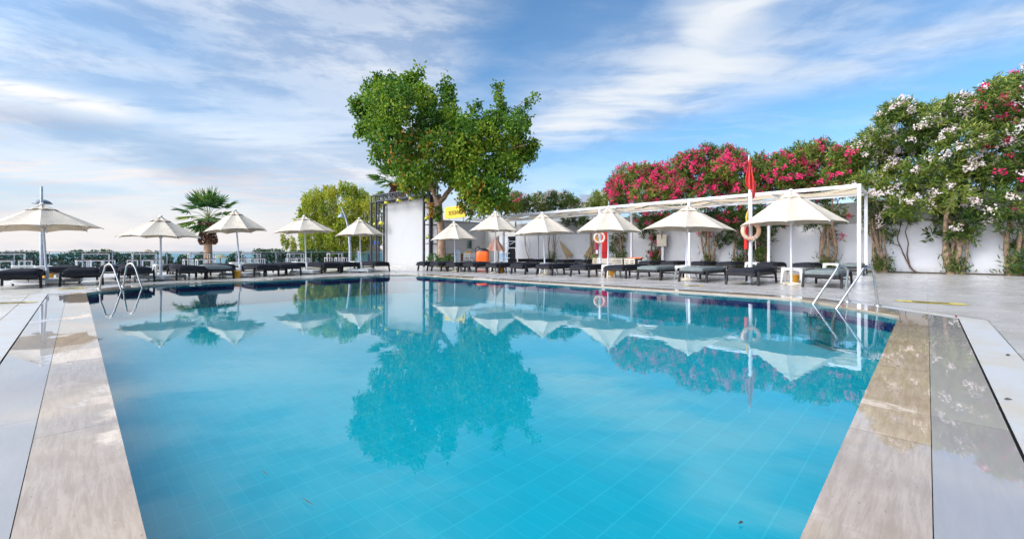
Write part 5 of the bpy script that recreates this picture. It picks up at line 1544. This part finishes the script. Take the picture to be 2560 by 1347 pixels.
# hedges and shrubs beyond the glass
def hedge(px0, px1, label, h0=0.9, gap=0.0, dens=1.0, off=0.9, name='hedge', cat='hedge', w=0.5, tint=0.45):
    a = rail_pt(px0) + V * off; b_ = rail_pt(px1) + V * off
    L = (b_ - a).length; n_ = int(1250 * L * dens)
    t = thing(name, label, cat, group='shrubs growing beyond the glass railing')
    s_ = rng.random(n_) * L
    top = h0 + 0.10 * np.sin(s_ * 1.7) + 0.06 * np.sin(s_ * 4.3 + 1) if L > 2 else h0 * np.sqrt(np.clip(1 - ((s_ / L - 0.5) * 2) ** 2, 0.05, 1))
    top = np.asarray(top) * np.ones(n_)
    z = -1.2 + (top + 1.2) * rng.random(n_) ** 0.8
    y = rng.normal(size=n_) * w * 0.5
    if gap:
        g_ = np.sin(s_ * 3.1 + 0.7 * np.sin(s_ * 1.3)) + 0.5 * np.sin(s_ * 7 + z * 3)
        kp = g_ > -1 + gap; s_, z, y = s_[kp], z[kp], y[kp]
    p_ = np.array(a)[None] + np.outer(s_, np.array(rd)) + np.outer(y, np.array(V)); p_[:, 2] = z
    m2_ = len(p_)
    leafmesh('foliage', 'leaf_hedge', p_, unit(rng.normal(size=(m2_, 3)) + np.array([0, 0, 0.5])), 0.16, 0.085, tint + rng.normal(size=m2_) * 0.22, t)
    sm = MB()
    for k in range(max(2, int(L / 0.8))):
        q_ = a + rd * (L * (k + 0.5) / max(2, int(L / 0.8))); sm.tube([(q_.x, q_.y, -2.4), (q_.x + random.uniform(-.2, .2), q_.y, 0.3)], [0.05, 0.02], 6)
    sm.build('stem', 'bark', t)
hedge(-40, 170, 'dark clipped hedge behind the glass at the left picture edge', 0.86)
hedge(172, 400, 'dark hedge behind the glass between the lamp post and the second parasol', 0.90)
hedge(410, 440, 'loose shrub behind the glass just right of the second parasol pole', 0.82, name='shrub', cat='shrub')
hedge(446, 480, 'round shrub behind the glass left of the fan palm', 0.72, name='shrub', cat='shrub')
hedge(488, 535, 'shrub behind the glass at the foot of the fan palm', 0.88, name='shrub', cat='shrub')
hedge(572, 640, 'shrub behind the glass right of the tilted parasol pole', 0.95, name='shrub', cat='shrub', gap=0.3)
hedge(645, 800, 'long dark hedge behind the glass below the yellow-green tree', 1.05)
hedge(805, 880, 'hedge behind the glass beside the curved lamp post', 0.95, gap=0.3)

# bar tables and stools
def bar_set(name, w_, d_, h_, cat):
    t = thing(name, 'x', cat)
    MB().box((0, 0, h_ - 0.015), (w_ + 0.03, d_ + 0.02, 0.03)).build('top', 'wood_dark', t)
    r = 0.02
    for sx in (-1, 1):
        for sy in (-1, 1): MB().box((sx * (w_ / 2 - r), sy * (d_ / 2 - r), h_ / 2 - 0.015), (0.04, 0.04, h_ - 0.03)).build('leg', 'white_paint', t)
    f = MB()
    for s in (-1, 1):
        f.box((0, s * (d_ / 2 - r), h_ - 0.055), (w_ - 0.08, 0.036, 0.045)); f.box((s * (w_ / 2 - r), 0, h_ - 0.055), (0.036, d_ - 0.08, 0.045))
        f.box((0, s * (d_ / 2 - r), 0.08), (w_ - 0.08, 0.034, 0.034))
    f.build('frame', 'white_paint', t)
    return t
tproto = bar_set('bar_table', 1.0, 0.6, 0.86, 'bar table'); sproto = bar_set('bar_stool', 0.44, 0.40, 0.53, 'stool')
where = ['at the left picture edge', 'behind the nearest left parasol', 'left of the second parasol pole', 'below the fan palm', 'behind the tilted parasol pole', 'behind the fourth parasol pole', 'left of the curved lamp post']
TB = [(24, 20.6), (240, 21.8), (361, 22.9), (497, 25.2), (628, 28.6), (739, 31.0), (836, 34.5)]
ST = [[(14, 20.0), (63, 20.3)], [(205, 21.2), (241, 21.0), (273, 21.6)], [(331, 22.2), (369, 22.0), (393, 22.4)], [(470, 24.6), (502, 24.2), (525, 24.8)], [(606, 27.8), (632, 27.6), (651, 28.0)], [(725, 30.0), (749, 29.6), (765, 30.2)], [(821, 33.5), (846, 33.2), (864, 33.8)]]
side = ['left-hand', 'middle', 'right-hand']
first_t = first_s = True
for i, (px, Y) in enumerate(TB):
    lab = f'tall white-framed bar table with dark top {where[i]}'
    if first_t: tproto.location = at_(px, Y); tproto.rotation_euler = (0, 0, ANG); tproto['label'] = lab; tproto['group'] = 'bar tables at the railing'; first_t = False
    else: dup(tproto, at_(px, Y), ANG, lab, 'bar tables at the railing')
    for j, (sx, Ys) in enumerate(ST[i]):
        sd_ = side[j] if len(ST[i]) == 3 else side[j * 2]
        lab = f'{sd_} white-framed stool at the bar table {where[i]}'
        if first_s: sproto.location = at_(sx, Ys); sproto.rotation_euler = (0, 0, ANG); sproto['label'] = lab; sproto['group'] = 'stools at the bar tables'; first_s = False
        else: dup(sproto, at_(sx, Ys), ANG + random.uniform(-.15, .15), lab, 'stools at the bar tables')

# ------------------------------------------------------------------ lamp posts
lp0 = at_(104, 23.6)
t = thing('lamp_post', 'straight grey lamp post with a dark dome behind the nearest left parasol', 'lamp post', (lp0.x, lp0.y, 0))
zt = CZ + (HY - 466) * 23.6 / F
MB().tube([(0, 0, 0), (0, 0, 1.2), (0, 0, zt)], [0.085, 0.075, 0.055], 12).build('pole', 'grey_metal', t)
zl = CZ + (HY - 508) * 23.6 / F
m_ = MB(); m_.lathe([(0.41, 0.0), (0.39, 0.06), (0.28, 0.17), (0.12, 0.24), (0.0, 0.25)], 24, (-0.35, 0.35, zl)); m_.build('lamp_shade', mat('shade_dark', (0.10, 0.12, 0.15), 0.4), t)
m_ = MB(); m_.tube([(0, 0, zl + 0.40), (-0.18, 0.18, zl + 0.40), (-0.35, 0.35, zl + 0.24)], 0.02, 8); m_.build('arm', 'grey_metal', t)
MB().lathe([(0.0, -0.06), (0.09, -0.03), (0.1, 0.02)], 12, (-0.35, 0.35, zl)).build('bulb', 'white_plastic', t)
LY2 = 32.0
t = thing('lamp_post', 'curved silver lamp post with a blue-grey dome before the yellow-green tree', 'lamp post')
pts = [P3(875, 664, LY2), P3(875, 620, LY2), P3(873, 590, LY2), P3(869, 562, LY2), P3(862, 538, LY2), P3(852.7, 517, LY2)]; pts[0].z = 0
MB().tube(pts, [0.11, 0.10, 0.09, 0.075, 0.06, 0.04], 12).build('pole', 'grey_metal', t)
c = P3(853, 543.5, LY2)
m_ = MB(); m_.lathe([(0.26, 0.0), (0.25, 0.06), (0.17, 0.17), (0.05, 0.24), (0.03, 0.42)], 20, c); m_.build('lamp_shade', mat('shade_blue', (0.22, 0.30, 0.38), 0.4), t)
m_ = MB(); m_.tube([c + Vector((0, 0, 0.40)), P3(858, 530, LY2)], 0.018, 8); m_.build('arm', 'grey_metal', t)

# ------------------------------------------------------------------ beach huts and thatched umbrellas beyond
HY2 = 46.0
a = P3(912, 655, HY2)
t = thing('beach_hut', 'pale blue beach hut under a brown thatched roof left of the stage', 'hut', (a.x, HY2, -2.4))
zt = CZ + (HY - 626) * HY2 / F + 2.4
MB().box((0.4, 1.2, zt / 2), (2.0, 2.2, zt)).build('wall', 'hut_blue', t)
m_ = MB(); m_.lathe([(1.45, zt - 0.05), (0.8, zt + 0.62), (0.15, zt + 1.18), (0, zt + 1.2)], 20, (0.1, 1.2, 0)); m_.build('roof', 'thatch', t)
MB().box((0.45, 0.09, zt - 0.9), (0.34, 0.04, 0.9)).build('window', 'blue', t, bevel=0.02)
q = P3(939, 607, 33.0)
t = thing('blue_banner', 'small blue banner hanging inside the left truss tower', 'banner', q)
MB().box((0, 0.25, 0), (0.42, 0.02, 0.28)).build('cloth', 'blue', t)
MB().tube([(-0.3, 0.28, 0.16), (0.3, 0.28, 0.16)], 0.015, 6).build('rod', 'black_steel', t)
MB().tube([(0.0, 0.28, 0.16), (0.0, 0.28, -q.z)], 0.02, 6).build('stand', 'black_steel', t)
for (px, py, w_, Y, lab) in ((268, 622, 19, 44, 'thatched beach umbrella top showing over the hedge right of the left ladder line'), (369, 623, 11, 50, 'small thatched beach umbrella top just left of the second parasol pole'),
                             (551, 635, 16, 46, 'thatched beach umbrella right of the fan palm trunk'), (465, 634, 12, 46, 'thatched beach umbrella half hidden left of the fan palm')):
    a = P3(px, py, Y); r = w_ * Y / F
    t = thing('beach_umbrella', lab, 'beach umbrella', (a.x, Y, -2.4), group='thatched beach umbrellas')
    zt = a.z + 2.4
    MB().lathe([(r, zt - 0.55 * r * 1.1), (r * 0.55, zt - 0.22 * r), (r * 0.15, zt - 0.02), (0, zt)], 16).build('canopy', 'thatch' if px != 551 else 'canvas_warm', t)
    MB().tube([(0, 0, 0), (0, 0, zt - 0.1)], 0.05, 8).build('pole', 'wood_mid', t)

# solar panels and roof beyond the wall
a = on_line(1455, (WA[0] + U.x * 9, WA[1] + U.y * 9), WD); s_ = a.y / F
zq = CZ + (HY - 505) * s_
t = thing('house', 'house roof with grey solar panels seen above the far pergola', 'house', (a.x, a.y, 0))
MB().box((0, 3, zq / 2 - 0.5), (7.5, 6, zq - 0.9)).build('wall', 'wall_beige', t)
MB().box((0.0, 2.6, zq + 0.04), (8.2, 7.0, 0.16), rot=Matrix.Rotation(0.08, 3, 'X')).build('roof', mat('roof_brown', (0.16, 0.07, 0.05), 0.8, var=0.3), t)
MB().box((0.3, -0.4, zq + 0.1), (1.0, 1.5, 0.06), rot=Matrix.Rotation(0.9, 3, 'X')).build('solar_panel', 'grey_metal', t)
MB().box((-1.6, 0.2, zq + 0.5), (0.3, 0.3, 1.0)).build('chimney', 'wall_beige', t)

# yellow floor stickers
def sticker(px, py, rx, ry, label, rz=0.0):
    p = G(px, py)
    t = thing('floor_sticker', label, 'floor sticker', (p.x, p.y, 0.0), rz, group='yellow floor stickers')
    m_ = MB(); m_.add([(rx * math.cos(a), ry * math.sin(a), 0.006) for a in np.linspace(0, 2 * math.pi, 33)[:-1]], [tuple(range(32))]); m_.build('disc', 'yellow_worn', t)
    m_ = MB()
    for k in range(3): m_.add([(-0.5 * rx, (k - 1) * 0.3 * ry - 0.03, 0.010), (0.5 * rx, (k - 1) * 0.3 * ry - 0.03, 0.010), (0.5 * rx, (k - 1) * 0.3 * ry + 0.02, 0.010), (-0.5 * rx, (k - 1) * 0.3 * ry + 0.02, 0.010)], [(0, 1, 2, 3)])
    m_.build('marking', 'ink', t)
sticker(2325, 756.6, 0.47, 0.20, 'worn yellow floor sticker on the right deck beyond the ladder', -0.75)
sticker(1735, 714.5, 0.27, 0.14, 'yellow floor sticker at the pool edge before the pale green lounger', 0)
sticker(1155, 686.3, 0.22, 0.12, 'yellow floor sticker at the far pool edge below the orange tank', 0)
sticker(178, 721, 0.30, 0.18, 'yellow floor sticker on the deck left of the left ladder', 0)
sticker(30, 757, 0.35, 0.12, 'yellow floor sticker near the left picture edge', 0.3)

# a few floating twigs and leaves on the near water and coping
def litter(px, py, ln, rz, label, m='ink', z=-0.022, w=0.008, name='twig', cat='twig'):
    p = G(px, py, z); t = MB(); t.tube([(-ln / 2, 0, 0), (0, ln * 0.05, 0.003), (ln / 2, 0, 0)], [w * 0.4, w, w * 0.4], 6)
    o = t.build(name, m); o.location = p; o.rotation_euler = (0, 0, rz); tag(o, label, cat)
litter(770, 1252, 0.075, 2.5, 'dark twig floating on the near water left of centre', w=0.0018)
litter(662, 1180, 0.06, 2.5, 'thin twig floating left of the darker twig', w=0.0015)
litter(1852, 1306, 0.02, 0.5, 'tiny brown speck floating near the right coping', w=0.004)
litter(2520, 887, 0.045, 0.2, 'curled brown leaf on the white drain cover at the right', z=0.004, w=0.008, name='dead_leaf', cat='leaf')
litter(2520, 997, 0.035, -0.2, 'brown leaf sliver on the drain cover right edge, nearer the camera', z=0.004, w=0.006, name='dead_leaf', cat='leaf')
litter(2390, 791, 0.04, 0.2, 'dark red berry leaf at the bend of the right drain cover', 'dark_red', z=0.006, w=0.012, name='dead_leaf', cat='leaf')
